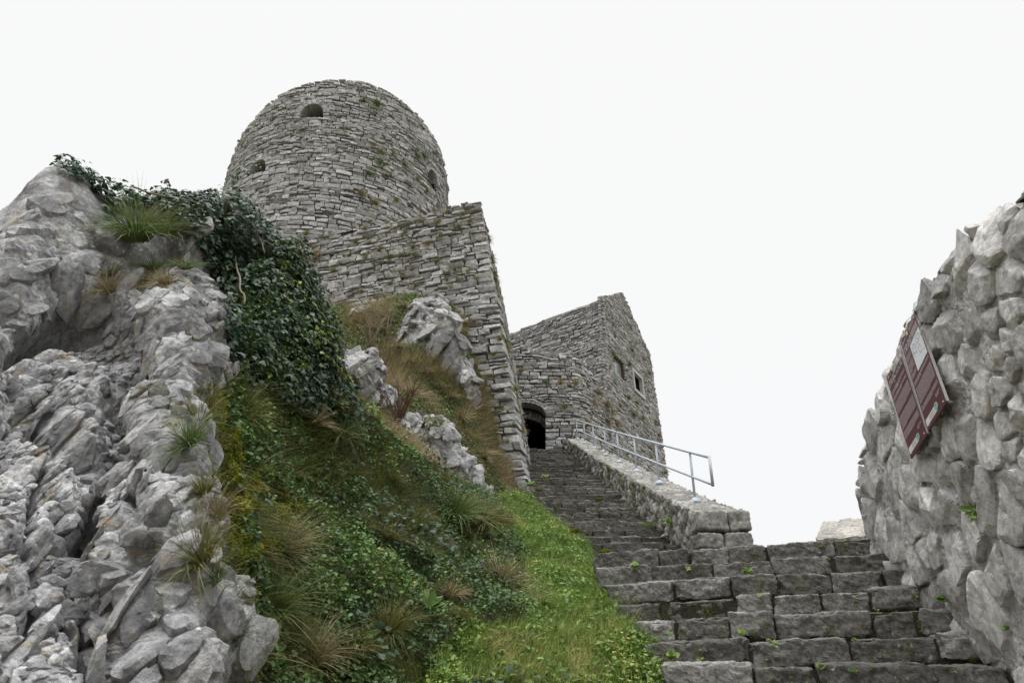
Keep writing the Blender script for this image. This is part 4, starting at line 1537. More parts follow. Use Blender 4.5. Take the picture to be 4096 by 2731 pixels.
def shape_rock(P, seed, rows):
    Nn = gnormals(P)
    cen = P[P.shape[0] // 2, P.shape[1] // 2]
    if np.dot(Nn[P.shape[0] // 2, P.shape[1] // 2], -cen) < 0: Nn = -Nn
    px, py = to_px(P)
    rs = rock_side(px, py)
    k = sstep(-70, 60, rs)
    # sheared block pattern: the beds dip to the lower left
    sh = P.copy()
    sh[..., 0] = P[..., 0] + .45 * P[..., 2]
    sh[..., 2] = P[..., 2] * .62
    smoothzone = sstep(1330, 1180, py) * sstep(470, 380, px)
    lumps = .13 * fbm(P * 1.3, 3, seed + 1)
    a, ta = chisel(sh, .80, seed + 2, tilt=.40, step=.40, r0=.42, slope=1.4, warp=.12)
    b, tb = chisel(sh, .30, seed + 3, tilt=.55, step=.45, r0=.36, slope=1.5, warp=.12)
    c, tc = chisel(sh, .13, seed + 4, tilt=.6, step=.5, r0=.34, slope=1.5, warp=.12)
    g, tg = chisel(P, .055, seed + 5, tilt=.8, step=.5, r0=.32, slope=1.4, warp=.12)
    e_, te = chisel(P, .027, seed + 6, tilt=.8, step=.4, r0=.3, slope=1.5)
    frac = np.clip(vnoise(P * 1.1 + 3, seed + 6) * 1.1 + .70, .12, 1.15)
    kk = 1 - .82 * smoothzone
    d = lumps + a * .95 * (1 - .45 * smoothzone) + b * .62 * kk + c * .55 * frac * kk + g * .65 * (1 - .3 * smoothzone) + e_ * .6
    d = d - np.mean(d[k > .5])
    ds = lumps + a * .95 * (1 - .45 * smoothzone) + b * .62 * kk
    ds = ds - np.mean(ds[k > .5]) + .012
    d = d + .010 * fbm(P * 14, 4, seed + 7) - .025 * np.abs(fbm(P * 5 + 2, 3, seed + 8))
    for line, wpx, dep in CRACKS:
        wob = 14 * vnoise(np.stack([px / 60, py / 60, 0 * px], -1), seed + 9)
        dd = polydist(px + wob, py + wob * .5, line)
        d = d - dep * np.exp(-(dd / wpx) ** 2)
        ds = ds - dep * np.exp(-(dd / wpx) ** 2)
    # buttress standing forward right of the main cleft
    bt_ = .14 * np.exp(-((px - 640) / 150) ** 2) * sstep(1150, 1300, py)
    d = d + bt_
    ds = (ds + bt_) * (1 - .75 * sstep(2.45, 2.9, rows))[:, None]
    d = d * (1 - .75 * sstep(2.45, 2.9, rows))[:, None]
    disp = d * k + (1 - k) * (.10 * fbm(P * 1.7, 4, seed + 11) + .02 * fbm(P * 9, 3, seed + 12))
    tone = np.clip(.44 + .30 * (ta - .5) + .35 * (tb - .5) + .35 * (tc - .5) + .35 * (tg - .5) + .38 * fbm(P * 2.2, 4, seed + 13) + .16 * fbm(P * 13, 4, seed + 14), 0, 1)
    global PSM
    PSM = P + Nn * ds[..., None]
    return P + Nn * disp[..., None], Nn, px, py, rs, tone


IVYP0 = [(225, 640), (400, 690), (870, 700), (1400, 1300), (1470, 1680), (1300, 1700), (1060, 1600), (960, 1590), (960, 1300), (900, 1230), (880, 1130), (835, 1040), (790, 960), (720, 880), (640, 830), (480, 830), (430, 860), (390, 770), (330, 715)]
# crag: columns 0..11.2 ; bank: columns 7..end (they overlap below the vegetation line)
P0, tcol, trow = relief(0, 10.9, 720, 760)
PCr, NCr, pxc, pyc, rsc, tonec = shape_rock(P0, 60, trow)
kr = (rsc[:-1, :-1] > -150)
Ncr2 = gnormals(PCr)
if np.sum(Ncr2 * NCr) < 0: Ncr2 = -Ncr2
mossy = sstep(.35, .85, Ncr2[..., 2]) * sstep(260, 30, rsc) * .9 + .8 * sstep(60, -40, rsc)
mossy = mossy + .5 * sstep(.5, .9, Ncr2[..., 2]) * sstep(.0, .5, vnoise(PCr * 2.0, 91))
crag = thing('rock_crag', 'tall broken grey limestone crag filling the left foreground under the ivy', 'crag', (-2.4, 4.0, -1.0))
mb = MB()
pass
SHEAR = np.array([[1.38, 0, -.44], [0, 1.0, 0], [.18, 0, .66]])
szone = sstep(1300, 1150, pyc) * sstep(500, 400, pxc)
nzr = fbm(P0 * 1.3 + 11, 3, 640)
butt = np.exp(-((pxc - 690 + .1 * (pyc - 1700)) / 170) ** 2) * sstep(2150, 1900, pyc)
RC = .044 * np.exp(.85 * nzr + .45 * butt + .5 * np.clip(fbm(P0 * 4 + 3, 2, 641), -1, 1)) * (1 + 2.4 * szone)
RC = np.clip(RC * np.clip(P0[..., 1] / 3.6, .7, 1.5), .019, .15)
okz = (rsc > 15) & (pxc > -500) & (pyc < 2950) 
okz &= ~inpoly(pxc, pyc, [(430, 820), (700, 830), (720, 960), (640, 1010), (430, 1020)])
okz &= ~inpoly(pxc, pyc, IVYP0)
okz &= (trow < 2.72)[:, None]
for line, wpx, dep in CRACKS[:4] + CRACKS[-3:]:
    okz &= polydist(pxc, pyc, line) > wpx * .95
def crag_hf(R_, rg): return R_ * (rg.uniform(.05, .22, len(R_)) + .28 * (rg.random(len(R_)) < .06))
NSM = gnormals(PSM[::4, ::4])
NSM = np.repeat(np.repeat(NSM, 4, 0), 4, 1)[:PSM.shape[0], :PSM.shape[1]]
if np.sum(NSM * NCr) < 0: NSM = -NSM
sc_ = place_sites(PSM, NSM, RC, SHEAR, 160000, 5, okz.astype(float), pack=.86)
rr_ = RC.ravel()[sc_]
add_grid(mb, PCr + NCr * ((.17 * RC + .003) * okz)[..., None], tonec, 0, moss=np.clip(mossy, 0, 1))
print('crag stones', len(sc_), (rr_ > .09).sum())
NCm = NSM * .8 + np.array([0, -.12, .2]); NCm = NCm / np.linalg.norm(NCm, axis=-1, keepdims=True)
bigm = rr_ > .085
# every stone is cut against all its neighbours, so one call; finer sampling for all
voro_stones(mb, PSM, NCm, RC, SHEAR, sc_, .0004, crag_hf, 77, tilt=.36, chamf=.38, chm=(-.01, .10), res=(26, 10), pw=44, noise=.10, fine=.006, ffreq=34, cap=1.6, tone=(.5, .20), moss=np.clip(mossy, 0, 1) * .8)
mb.build('rock', [M_CRAG], crag, smooth=False)

P1, _, _ = relief(6.5, NC - 1, 420, 330)
N1 = gnormals(P1)
if np.dot(N1[150, 200], np.array([0, -1, .6])) < 0: N1 = -N1
px1, py1 = to_px(P1)
rs1 = rock_side(px1, py1)
PB1 = P1 + N1 * (.09 * fbm(P1 * 1.7, 4, 71) + .02 * fbm(P1 * 9, 3, 72) - .5 * sstep(-60, 120, rs1))[..., None]
mb = MB()
add_grid(mb, PB1, .4 + .3 * fbm(P1 * 3, 3, 73), 0, moss=.5)
bank = mb.build('bank', [M_SOIL])
bank['kind'] = 'structure'

# ------------------------------------------------------------------ hill terrain: one sheet out to the horizon
ctl = [at(*p) for p in [(1560, 1225, 17.1), (1300, 1250, 18.2), (1800, 1240, 16.5), (1870, 1500, 15.8), (1990, 1880, 15.5), (2060, 1985, 15.2),
                        (1500, 1400, 15.0), (1600, 1600, 13.2), (1750, 1750, 13.2), (1850, 1900, 13.4), (1350, 1460, 14.0), (1440, 1660, 11.0),
                        (1600, 1830, 10.2), (1750, 1950, 11.3), (1240, 1320, 15.5), (900, 1050, 14), (600, 1100, 14), (300, 1100, 13), (0, 1150, 12)]]
ctl += [(-7.9, 25.7, 9.0), (-3, 22, 9.5), (.8, 20, 4.6), (3, 30, 6.0), (-2, 32, 8.0), (5, 15, -.5), (5, 25, 1.5), (10, 31, -1), (6, 8, -2), (5, 0, -3), (0, 0, -1.7),
        (1.5, 3, -1.4), (-3, 1, -1.4), (-9, 5, 1.5), (-14, 15, 2), (-16, 30, 0), (12, 40, -4), (0, 45, 2), (-10, 42, 3), (1.3, 10, .5), (1.2, 15.5, 2.6),
        (1.2, 20, 4.4), (1.2, 25, 6.4), (-2, 4.8, -.6), (-1.6, 7.2, .8), (-.6, 9.3, 1.0), (.6, 6.6, -.2), (3.4, 8.5, .2), (3.6, 20, 1.5), (7, 36, 1), (-3.5, 5.8, .4)]
ctl = np.array([tuple(c) for c in ctl])


def tps(ctl, lam=.02):
    X = ctl[:, :2]
    n = len(X)
    def U(r2): return np.where(r2 > 0, .5 * r2 * np.log(r2 + 1e-12), 0)
    K = U(((X[:, None] - X[None]) ** 2).sum(-1)) + lam * np.eye(n)
    Pm = np.c_[np.ones(n), X]
    A = np.block([[K, Pm], [Pm.T, np.zeros((3, 3))]])
    w_ = np.linalg.solve(A, np.r_[ctl[:, 2], 0, 0, 0])
    def f(x, y):
        sh = x.shape
        q = np.c_[x.ravel(), y.ravel()]
        out = np.empty(len(q))
        for i in range(0, len(q), 20000):
            qq = q[i:i + 20000]
            out[i:i + 20000] = U(((qq[:, None] - X[None]) ** 2).sum(-1)) @ w_[:n] + np.c_[np.ones(len(qq)), qq] @ w_[n:]
        return out.reshape(sh)
    return f


tfun = tps(ctl)
BASEZ = -14.0


def terrain(x, y):
    z = tfun(x, y)
    ou = np.maximum(np.maximum(np.abs(x + 1) - 13, np.maximum(y - 44, -2 - y)), 0)
    k = sstep(0, 22, ou)
    z = np.clip(z, -30, 25) * (1 - k) + BASEZ * k
    P = np.stack([x, y, 0 * x], -1)
    z = z + (.10 * fbm(P * .9, 3, 81) + .03 * fbm(P * 4, 3, 82)) * (1 - k)
    # keep clear below the stairs
    st_ = (x > up_left(y) - .1) & (x < 4.2) & (y > 6) & (y < 27)
    z = np.where(st_, np.minimum(z, np.where(y > 9.3, up_line(y), .9) - .45), z)
    st2 = (y <= 6.6) & (y > 2) & (x > .7) & (x < 5)
    z = np.where(st2, np.minimum(z, (y - 5.2) * .567 - .9), z)
    return z


xs = np.concatenate([-15 - np.geomspace(1, 2500, 40)[::-1], np.linspace(-15, 12, 240), 12 + np.geomspace(1, 2500, 40)])
ysx = np.concatenate([-4 - np.geomspace(1, 2500, 40)[::-1], np.linspace(-4, 46, 440), 46 + np.geomspace(1, 2500, 40)])
XX, YY = np.meshgrid(xs, ysx, indexing='ij')
ZZ = terrain(XX, YY)
mb = MB()
add_grid(mb, np.stack([XX, YY, ZZ], -1), .5 + .3 * fbm(np.stack([XX, YY, 0 * XX], -1) * .7, 3, 83), 0, flip=False)
hill = mb.build('hillside', [M_HILL])
hill['kind'] = 'structure'
# ------------------------------------------------------------------ rock outcrops on the slope
def outcrop(name, label, blobs, seed, mossk=.5):
    c0 = at(*blobs[0][:3])
    root = thing(name, label, 'rock', tuple(c0 - np.array([0, 0, 1.0])), 'rock outcrops below the bastion')
    mb = MB()
    for bi, (px, py, Y, wpx, hpx, lean) in enumerate(blobs):
        c = at(px, py, Y + .22)
        dep = Y * CT + c[2] * ST
        rx, rz = wpx * dep / FPX, hpx * dep / FPX * 1.2
        ry = rx * 1.1
        n1, n2 = 170, 150
        th = np.linspace(0, 2 * math.pi, n1); ph = np.linspace(.02, math.pi - .02, n2)
        T_, F_ = np.meshgrid(th, ph, indexing='ij')
        D = np.stack([np.cos(T_) * np.sin(F_), np.sin(T_) * np.sin(F_), np.cos(F_)], -1)
        D = np.sign(D) * np.abs(D) ** .8
        P = c + D * np.array([rx, ry, rz])
        P[..., 0] += lean * (P[..., 2] - c[2])
        Nn = D / np.linalg.norm(D, axis=-1, keepdims=True)
        sh = P * np.array([1.5, 1.0, .75]); sh[..., 0] += .5 * P[..., 2]
        a, ta = chisel(sh, .9, seed + bi, tilt=.45, step=.4, r0=.38, slope=1.5)
        b, tb = chisel(sh, .36, seed + 5 + bi, tilt=.6, step=.5, r0=.28, slope=1.9)
        g, tg = chisel(sh, .16, seed + 7 + bi, tilt=.65, step=.5, r0=.27, slope=1.9)
        e_, te = chisel(P, .08, seed + 8 + bi, tilt=.7, step=.5, r0=.28, slope=1.7)
        d = .20 * fbm(P * 1.3, 3, seed + 9) + a * .8 + b * .9 + g * .9 + e_ * .6
        d = d - d.mean() + .03 * fbm(P * 9, 3, seed + 8)
        d = d * .55
        Q = P + Nn * d[..., None]
        ms = np.clip(sstep(.1, .5, vnoise(P * 1.4, seed + 20)) * sstep(.1, .8, Nn[..., 2] + .3 * Nn[..., 0]) * mossk * 1.6, 0, 1)
        add_grid(mb, Q, np.clip(.45 + .4 * (ta - .5) + .4 * (tb - .5) + .3 * (tg - .5) + .3 * fbm(P * 2, 4, 3), 0, 1), 0, moss=ms)
        RO = np.clip(.14 * np.exp(1.1 * fbm(P * 1.2, 2, seed + 40)), .05, .3)
        so_ = place_sites(Q, Nn, RO, SHEAR, 3000, seed + bi, (P[..., 1] < c[1] + ry * .5).astype(float), pack=.88)
        Nm_ = Nn * .75 + np.array([0, -.2, .25]); Nm_ = Nm_ / np.linalg.norm(Nm_, axis=-1, keepdims=True)
        voro_stones(mb, Q, Nm_, RO, SHEAR, so_, .0005, crag_hf, seed + 60 + bi, tilt=.40, chamf=.42, chm=(-.01, .12), res=(30, 12), pw=30, noise=.14, fine=.016, ffreq=14, tone=(.5, .2), moss=ms)
    mb.build('rock', [M_OUTC], root, smooth=False)
    return root


outcrop('rock_outcrop', 'large pale leaning outcrop directly below the bastion wall', [(1710, 1310, 15.7, 85, 95, -.12), (1745, 1270, 15.9, 65, 70, -.2), (1780, 1420, 15.4, 85, 130, -.25), (1850, 1500, 15.3, 36, 85, -.2), (1660, 1370, 15.3, 60, 70, 0)], 201, .2)
outcrop('rock_outcrop', 'upright grey outcrop with a mossy edge beside the ivy', [(1470, 1560, 12.2, 72, 140, -.15), (1440, 1480, 12.3, 55, 75, 0), (1530, 1620, 12.4, 40, 90, -.3)], 221, .6)
outcrop('rock_outcrop', 'low mossy outcrop at the foot of the slope beside the stairs', [(1720, 1790, 12.4, 85, 120, -.3), (1810, 1900, 12.7, 95, 95, -.4), (1890, 1960, 13.0, 60, 60, -.4)], 241, .8)
outcrop('rock_outcrop', 'small white boulder in the dry grass under the bastion', [(1452, 1265, 16.6, 28, 30, 0)], 261, .0)
outcrop('rock_outcrop', 'small pale knob of rock against the bastion corner', [(1880, 1590, 15.3, 26, 60, -.1)], 271, .2)

# ------------------------------------------------------------------ picture-ray lookup on the modelled near surfaces
_zb = {}


def zbuf_add(P, tagname):
    Q = P.reshape(-1, 3)
    px, py = to_px(Q)
    dep = Q[:, 1] * CT + Q[:, 2] * ST
    ok = (px > -300) & (px < 4400) & (py > 200) & (py < 3000) & (dep > .3)
    ix = (px[ok] // 10).astype(int); iy = (py[ok] // 10).astype(int)
    o = np.argsort(-dep[ok])
    idx = np.where(ok)[0][o]
    for a, b, i, d_ in zip(ix[o], iy[o], idx, dep[idx]):
        k = (a, b)
        if k not in _zb or _zb[k][0] > d_:
            _zb[k] = (d_, Q[i])


zbuf_add(PCr[::2, ::2], 'crag')
zbuf_add(PB1, 'bank')


def surf(px, py):
    a, b = int(px // 10), int(py // 10)
    for r in range(0, 6):
        best = None
        for i in range(a - r, a + r + 1):
            for j in range(b - r, b + r + 1):
                q = _zb.get((i, j))
                if q and (best is None or q[0] < best[0]): best = q
        if best: return best[1].copy()
    return at(px, py, 6.0)


def ground_hit(px, py, y0=9.0, y1=24.0):
    Ys = np.linspace(y0, y1, 400)
    d = ray(px, py)
    P = d[None] * (Ys / d[1])[:, None]
    z = terrain(P[:, 0], P[:, 1])
    h = P[:, 2] - z
    i = np.where((h[:-1] > 0) & (h[1:] <= 0))[0]
    return P[i[0]] if len(i) else P[-1]


# ------------------------------------------------------------------ foliage helpers
IVY_T = (np.array([(0, .32, .0), (0, -.02, -.02), (.26, -.14, -.06), (.52, .14, -.10), (.33, .34, -.03), (.27, .62, -.06), (0, 1.0, -.12), (-.27, .62, -.06), (-.33, .34, -.03), (-.52, .14, -.10), (-.26, -.14, -.06)], float),
         [np.array([(0, i, i + 1) for i in range(1, 10)] + [(0, 10, 1)])])
LEAF_T = (np.array([(0, 0, 0), (.24, .3, .07), (.22, .65, .06), (0, 1, -.08), (-.22, .65, .06), (-.24, .3, .07)], float), [np.array([(0, 1, 2, 3), (0, 3, 4, 5)])])
ROUND_T = (np.array([(0, 0, 0), (.42, .2, .06), (.5, .6, .09), (.2, .95, .05), (-.2, .95, .05), (-.5, .6, .09), (-.42, .2, .06)], float), [np.array([(0, 1, 2, 3), (0, 3, 4, 5)]), np.array([(0, 5, 6)])])


def unit(a):
    return a / (np.linalg.norm(a, axis=-1, keepdims=True) + 1e-12)


def leaves(mb, T, pos, nrm, hint, size, tone, mat=0, asp=1.0):
    n = len(pos)
    nrm = unit(nrm)
    y = unit(hint - (hint * nrm).sum(-1, keepdims=True) * nrm)
    x = np.cross(y, nrm)
    V, F = T
    sz = np.broadcast_to(size, (n,))[:, None, None]
    W = pos[:, None] + sz * (V[None, :, 0:1] * asp * x[:, None] + V[None, :, 1:2] * y[:, None] + V[None, :, 2:3] * nrm[:, None])
    m = len(V)
    mb.add(W.reshape(-1, 3), [(f[None] + (np.arange(n) * m)[:, None, None]).reshape(-1, f.shape[1]) for f in F], np.repeat(np.clip(tone, 0, 1), m), mat)


def blades(mb, pos, dirv, length, width, bend, tone, mat=0, seg=3):
    """curved tapering blades; bend = displacement of the tip as a vector in units of length"""
    n = len(pos)
    dirv = unit(dirv)
    side = np.cross(dirv, RNG.normal(0, 1, (n, 3))); side = unit(side)
    L = np.broadcast_to(length, (n,))[:, None]; Wd = np.broadcast_to(width, (n,))[:, None]
    rows = []
    for k in range(seg + 1):
        f = k / seg
        c = pos + dirv * L * f + bend * L * f * f
        wv = side * Wd * (1 - f) ** .7 * .5 + side * Wd * .04
        rows += [c - wv, c + wv]
    V = np.stack(rows, 1)
    m = 2 * (seg + 1)
    F = np.array([(2 * k, 2 * k + 1, 2 * k + 3, 2 * k + 2) for k in range(seg)])
    mb.add(V.reshape(-1, 3), (F[None] + (np.arange(n) * m)[:, None, None]).reshape(-1, 4), np.repeat(np.clip(tone, 0, 1), m), mat)


def sample_grid(P, Nn, n, weight=None):
    a = np.cross(P[1:, :-1] - P[:-1, :-1], P[:-1, 1:] - P[:-1, :-1])
    ar = np.linalg.norm(a, axis=-1)
    if weight is not None:
        ar = ar * weight[:-1, :-1]
    p = ar.ravel() / ar.sum()
    k = RNG.choice(len(p), n, p=p)
    i, j = np.unravel_index(k, ar.shape)
    u, v = RNG.random((2, n, 1))
    Q = P[i, j] * (1 - u) * (1 - v) + P[i + 1, j] * u * (1 - v) + P[i, j + 1] * (1 - u) * v + P[i + 1, j + 1] * u * v
    return Q, Nn[i, j]


UPV = np.array([0, 0, 1.0])

# ------------------------------------------------------------------ the big ivy on the crag
IVY_POLY = [(225, 640), (400, 690), (440, 720), (560, 740), (650, 740), (870, 720), (1000, 750), (1080, 830), (1160, 910), (1230, 1050), (1270, 1200), (1360, 1330), (1440, 1480), (1470, 1680), (1300, 1700), (1060, 1600), (930, 1590), (905, 1440), (885, 1300), (890, 1230), (850, 1130), (805, 1040), (770, 960), (690, 900), (640, 850), (480, 850), (430, 880), (390, 790), (330, 735), (240, 715)]
ivy = thing('ivy', 'dark green ivy draped over the crag top and down its right flank', 'ivy', tuple(surf(1000, 1000)))
pxc, pyc = to_px(PCr)
wgt = inpoly(pxc, pyc, IVY_POLY).astype(float)
light = inpoly(pxc, pyc, [(930, 1130), (1000, 1180), (1010, 1330), (960, 1480), (915, 1400), (900, 1250)])
wgt = wgt * np.where(light, .25, 1)
Ng = gnormals(PCr)
if np.sum(Ng * NCr) < 0: Ng = -Ng
Nsm = NCr
mb = MB()
NI = 20000
Q, Nq = sample_grid(PCr, .4 * Ng + .6 * Nsm, NI, wgt)
clump = .5 + .5 * fbm(Q * 2.6, 3, 301)
h = .02 + .16 * RNG.random(NI) * np.clip(clump + .35, .1, 1.3)
pos = Q + Nq * h[:, None]
nr = Nq + .45 * UPV + RNG.normal(0, .42, (NI, 3))
hint = np.array([0, -.15, -1.0]) + RNG.normal(0, .45, (NI, 3))
tone = .18 + .42 * RNG.random(NI) + .22 * clump * (h / .16)
pq, _y = to_px(pos)
yl = (inpoly(pq, _y, [(1100, 1010), (1200, 1010), (1230, 1180), (1300, 1250), (1400, 1420), (1420, 1560), (1330, 1500), (1230, 1330), (1150, 1200), (1110, 1110)]) & (RNG.random(NI) < .28)) | (RNG.random(NI) < .015)
tone = np.where(yl, .9 + .1 * RNG.random(NI), np.minimum(tone, .86))
leaves(mb, IVY_T, pos, nr, hint, .022 + .040 * RNG.random(NI) ** 1.3, tone, asp=1.05)
mb.build('foliage', [M_IVY], ivy)
for line in ([(735, 925), (850, 960), (940, 975), (1040, 985), (1080, 1060)], [(870, 1130), (905, 1010), (935, 960)], [(1000, 1270), (985, 1180), (965, 1080), (975, 1000)], [(1180, 1300), (1215, 1160), (1190, 1080)],
             [(1330, 1430), (1300, 1330), (1240, 1280)], [(560, 790), (660, 830), (770, 850), (860, 900)], [(1255, 1420), (1250, 1300), (1235, 1220)]):
    pts = np.array([surf(*p) for p in line])
    pts = catmull(pts, np.linspace(0, len(pts) - 1, 18))
    pts = pts + np.array([-.02, -.13, .07]) + .018 * np.stack([vnoise(pts * 9 + 3 * k, 5 + k) for k in range(3)], -1)
    m_ = MB(); tube(m_, pts, np.linspace(.010, .006, 18), 6)
    m_.build('stem', [M_STEM], ivy)
# sprigs that stand clear of the outline
for line in ([(430, 790), (360, 745), (300, 705), (245, 690), (205, 672)], [(560, 790), (520, 770), (480, 755)], [(700, 820), (680, 770), (665, 735)], [(930, 830), (960, 740), (985, 690), (1040, 655)], [(940, 820), (930, 730), (955, 690)], [(400, 760), (330, 700), (262, 676)]):
    p0 = surf(*line[0]); Y0_ = p0[1]
    pts = np.array([p0] + [at(a, b, Y0_ + .02 * i) for i, (a, b) in enumerate(line[1:])])
    pts = catmull(pts, np.linspace(0, len(pts) - 1, 16))
    m_ = MB(); tube(m_, pts, np.linspace(.006, .002, 16), 5)
    nl = 34
    k = RNG.integers(2, 16, nl)
    leaves(m_, IVY_T, pts[k] + RNG.normal(0, .025, (nl, 3)), RNG.normal(0, .7, (nl, 3)) + np.array([0, -1, .3]), RNG.normal(0, .6, (nl, 3)) + [0, 0, -.5], .022 + .03 * RNG.random(nl) * np.linspace(1, .6, nl), .3 + .5 * RNG.random(nl), 1)
    s_ = m_.build('sprig', [M_STEM, M_IVY], ivy)

# ------------------------------------------------------------------ bank vegetation
STAIRSIDE = [(2010, 1975), (2110, 1960), (2200, 2050), (2330, 2150), (2420, 2260), (2500, 2380), (2600, 2540), (2680, 2640), (2760, 2800), (1700, 2800), (1760, 2560), (1900, 2520), (2080, 2480), (2110, 2330), (2040, 2200), (2010, 2080)]
N1u = N1
pb, yb = to_px(PB1)
veg = rock_side(pb, yb) < 30
_wv = 60 * fbm(P1 * 1.6, 3, 399)
stz = inpoly(pb + _wv, yb + .6 * _wv, STAIRSIDE)
near = np.clip(3.0 / (PB1[..., 1] - 2.0), .25, 1.2)


def zone(w):
    return w.astype(float) * near


# -- bright cover beside the stairs
mb = MB()
n = 30000
Q, Nq = sample_grid(PB1, N1u, n, zone(stz & veg))
pat = fbm(Q * 2.2, 3, 401)
ok = RNG.random(n) < .38 + .6 * sstep(-.3, .3, pat)
Q, Nq, pat = Q[ok], Nq[ok], pat[ok]; n = len(Q)
hh = (.01 + .05 * RNG.random(n)) * (1 + .6 * pat)
leaves(mb, ROUND_T, Q + UPV * hh[:, None], Nq * .5 + UPV * .8 + RNG.normal(0, .45, (n, 3)), RNG.normal(0, 1, (n, 3)), .014 + .022 * RNG.random(n) ** 1.5, np.where(RNG.random(n) < .014, .97, .30 + .5 * RNG.random(n) + .28 * pat))
n = 5000
Q, Nq = sample_grid(PB1, N1u, n, zone(stz & veg))
leaves(mb, LEAF_T, Q + UPV * (.02 + .05 * RNG.random((n, 1))), Nq * .5 + UPV * .6 + RNG.normal(0, .5, (n, 3)), RNG.normal(0, 1, (n, 3)) + UPV * .4, .035 + .05 * RNG.random(n), .25 + .5 * RNG.random(n))
o = mb.build('ground_cover', [M_COVER]); tag(o, 'bright green low leafy ground cover along the left of the steps', 'ground cover', kind='stuff')
mb = MB()
n = 52000
Q, Nq = sample_grid(PB1, N1u, n, zone(stz & veg))
pat = fbm(Q * 1.6, 3, 402)
b_ = RNG.normal(0, .35, (n, 3)) + np.array([.1, -.15, -.15])
blades(mb, Q, Nq * .5 + UPV + RNG.normal(0, .35, (n, 3)), .035 + .09 * RNG.random(n) ** 2 + .03 * np.clip(pat, 0, 1), .004 + .003 * RNG.random(n), b_, .25 + .42 * RNG.random(n) + .42 * pat + .22 * fbm(Q * 6, 2, 404) + .4 * (RNG.random(n) < .08 + .2 * np.clip(fbm(Q * 2.9, 2, 405), 0, 1)))
n = 1800
Q, Nq = sample_grid(PB1, N1u, n, zone(stz & veg))
blades(mb, Q, UPV + RNG.normal(0, .4, (n, 3)), .12 + .14 * RNG.random(n), .006, RNG.normal(0, .4, (n, 3)) - UPV * .2, .4 + .45 * RNG.random(n), seg=5)
o = mb.build('grass', [M_GRASS]); tag(o, 'short bright grass on the strip between bank and steps', 'grass', kind='stuff')

# -- darker undergrowth on the bank
rest = veg & ~stz
mb = MB()
n = 85000
Q, Nq = sample_grid(PB1, N1u, n, zone(rest))
pat = fbm(Q * 1.5 + 4, 3, 411); fine_ = fbm(Q * 6, 2, 412)
green = sstep(-.6, .1, pat)
ok = RNG.random(n) < .25 + .75 * green
Q, Nq, pat, fine_ = Q[ok], Nq[ok], pat[ok], fine_[ok]
n = len(Q)
hh = RNG.random(n) ** .7 * (.05 + .16 * np.clip(pat + .3, 0, 1) + .06 * fine_)
top_ = hh / (.001 + .05 + .16 * np.clip(pat + .3, 0, 1))
pos = Q + (Nq * .6 + UPV * .5) * hh[:, None]
leaves(mb, LEAF_T, pos, Nq * .6 + UPV * .6 + RNG.normal(0, .6, (n, 3)), RNG.normal(0, 1, (n, 3)) - UPV * .2, .018 + .026 * RNG.random(n), .15 + .42 * RNG.random(n) + .34 * np.clip(fbm(pos * 2.3, 2, 413), -.5, 1) + .35 * (RNG.random(n) < .03), asp=1.3)
n = 6500
Q, Nq = sample_grid(PB1, N1u, n, zone(rest))
ip = fbm(Q * 1.1 + 9, 3, 415) > .30
Q, Nq = Q[ip], Nq[ip]; n = len(Q)
leaves(mb, IVY_T, Q + (Nq * .7 + UPV * .3) * (.06 + .14 * RNG.random((n, 1))), Nq + UPV * .3 + RNG.normal(0, .45, (n, 3)), RNG.normal(0, .6, (n, 3)) - UPV * .8, .03 + .03 * RNG.random(n), .25 + .5 * RNG.random(n), 1)
o = mb.build('undergrowth', [M_UNDER, M_IVY]); tag(o, 'dark leafy undergrowth and trailing ivy on the bank', 'undergrowth', kind='stuff')
mb = MB()
n = 40000
Q, Nq = sample_grid(PB1, N1u, n, zone(rest))
pat = fbm(Q * 1.5 + 4, 3, 411)
ok = RNG.random(n) < .22 + .78 * sstep(.0, -.45, pat)
Q, Nq, pat = Q[ok], Nq[ok], pat[ok]; n = len(Q)
fl = np.stack([fbm(Q * 1.2 + 3 * k, 2, 420 + k) for k in range(3)], -1)
blades(mb, Q, Nq * .7 + UPV * .5 + fl * .9 + RNG.normal(0, .3, (n, 3)), .10 + .16 * RNG.random(n), .0035 + .003 * RNG.random(n), np.array([.15, -.15, -.45]) + .4 * fl + RNG.normal(0, .2, (n, 3)), .15 + .5 * RNG.random(n) + .25 * fbm(Q * 2, 2, 424), seg=4)
o = mb.build('rough_grass', [M_OLIVE]); tag(o, 'olive brown rough grass matted between the leaves on the bank', 'grass', kind='stuff')
# -- moss and grass hugging the broken edge of the crag
mb = MB()
edge = ((rsc < 70) & (rsc > -260) & (pyc > 1480)).astype(float) * sstep(-.25, .3, fbm(PCr * 1.9, 3, 431))
n = 30000
Q, Nq = sample_grid(PCr, Nsm, n, edge)
leaves(mb, LEAF_T, Q + Nq * (.0 + .03 * RNG.random((n, 1))), Nq + RNG.normal(0, .7, (n, 3)), RNG.normal(0, 1, (n, 3)), .009 + .010 * RNG.random(n), .2 + .5 * RNG.random(n) + .3 * fbm(Q * 5, 2, 433))
o = mb.build('moss', [M_MOSS]); tag(o, 'yellow green moss cushions along the broken edge of the crag', 'moss', kind='stuff')

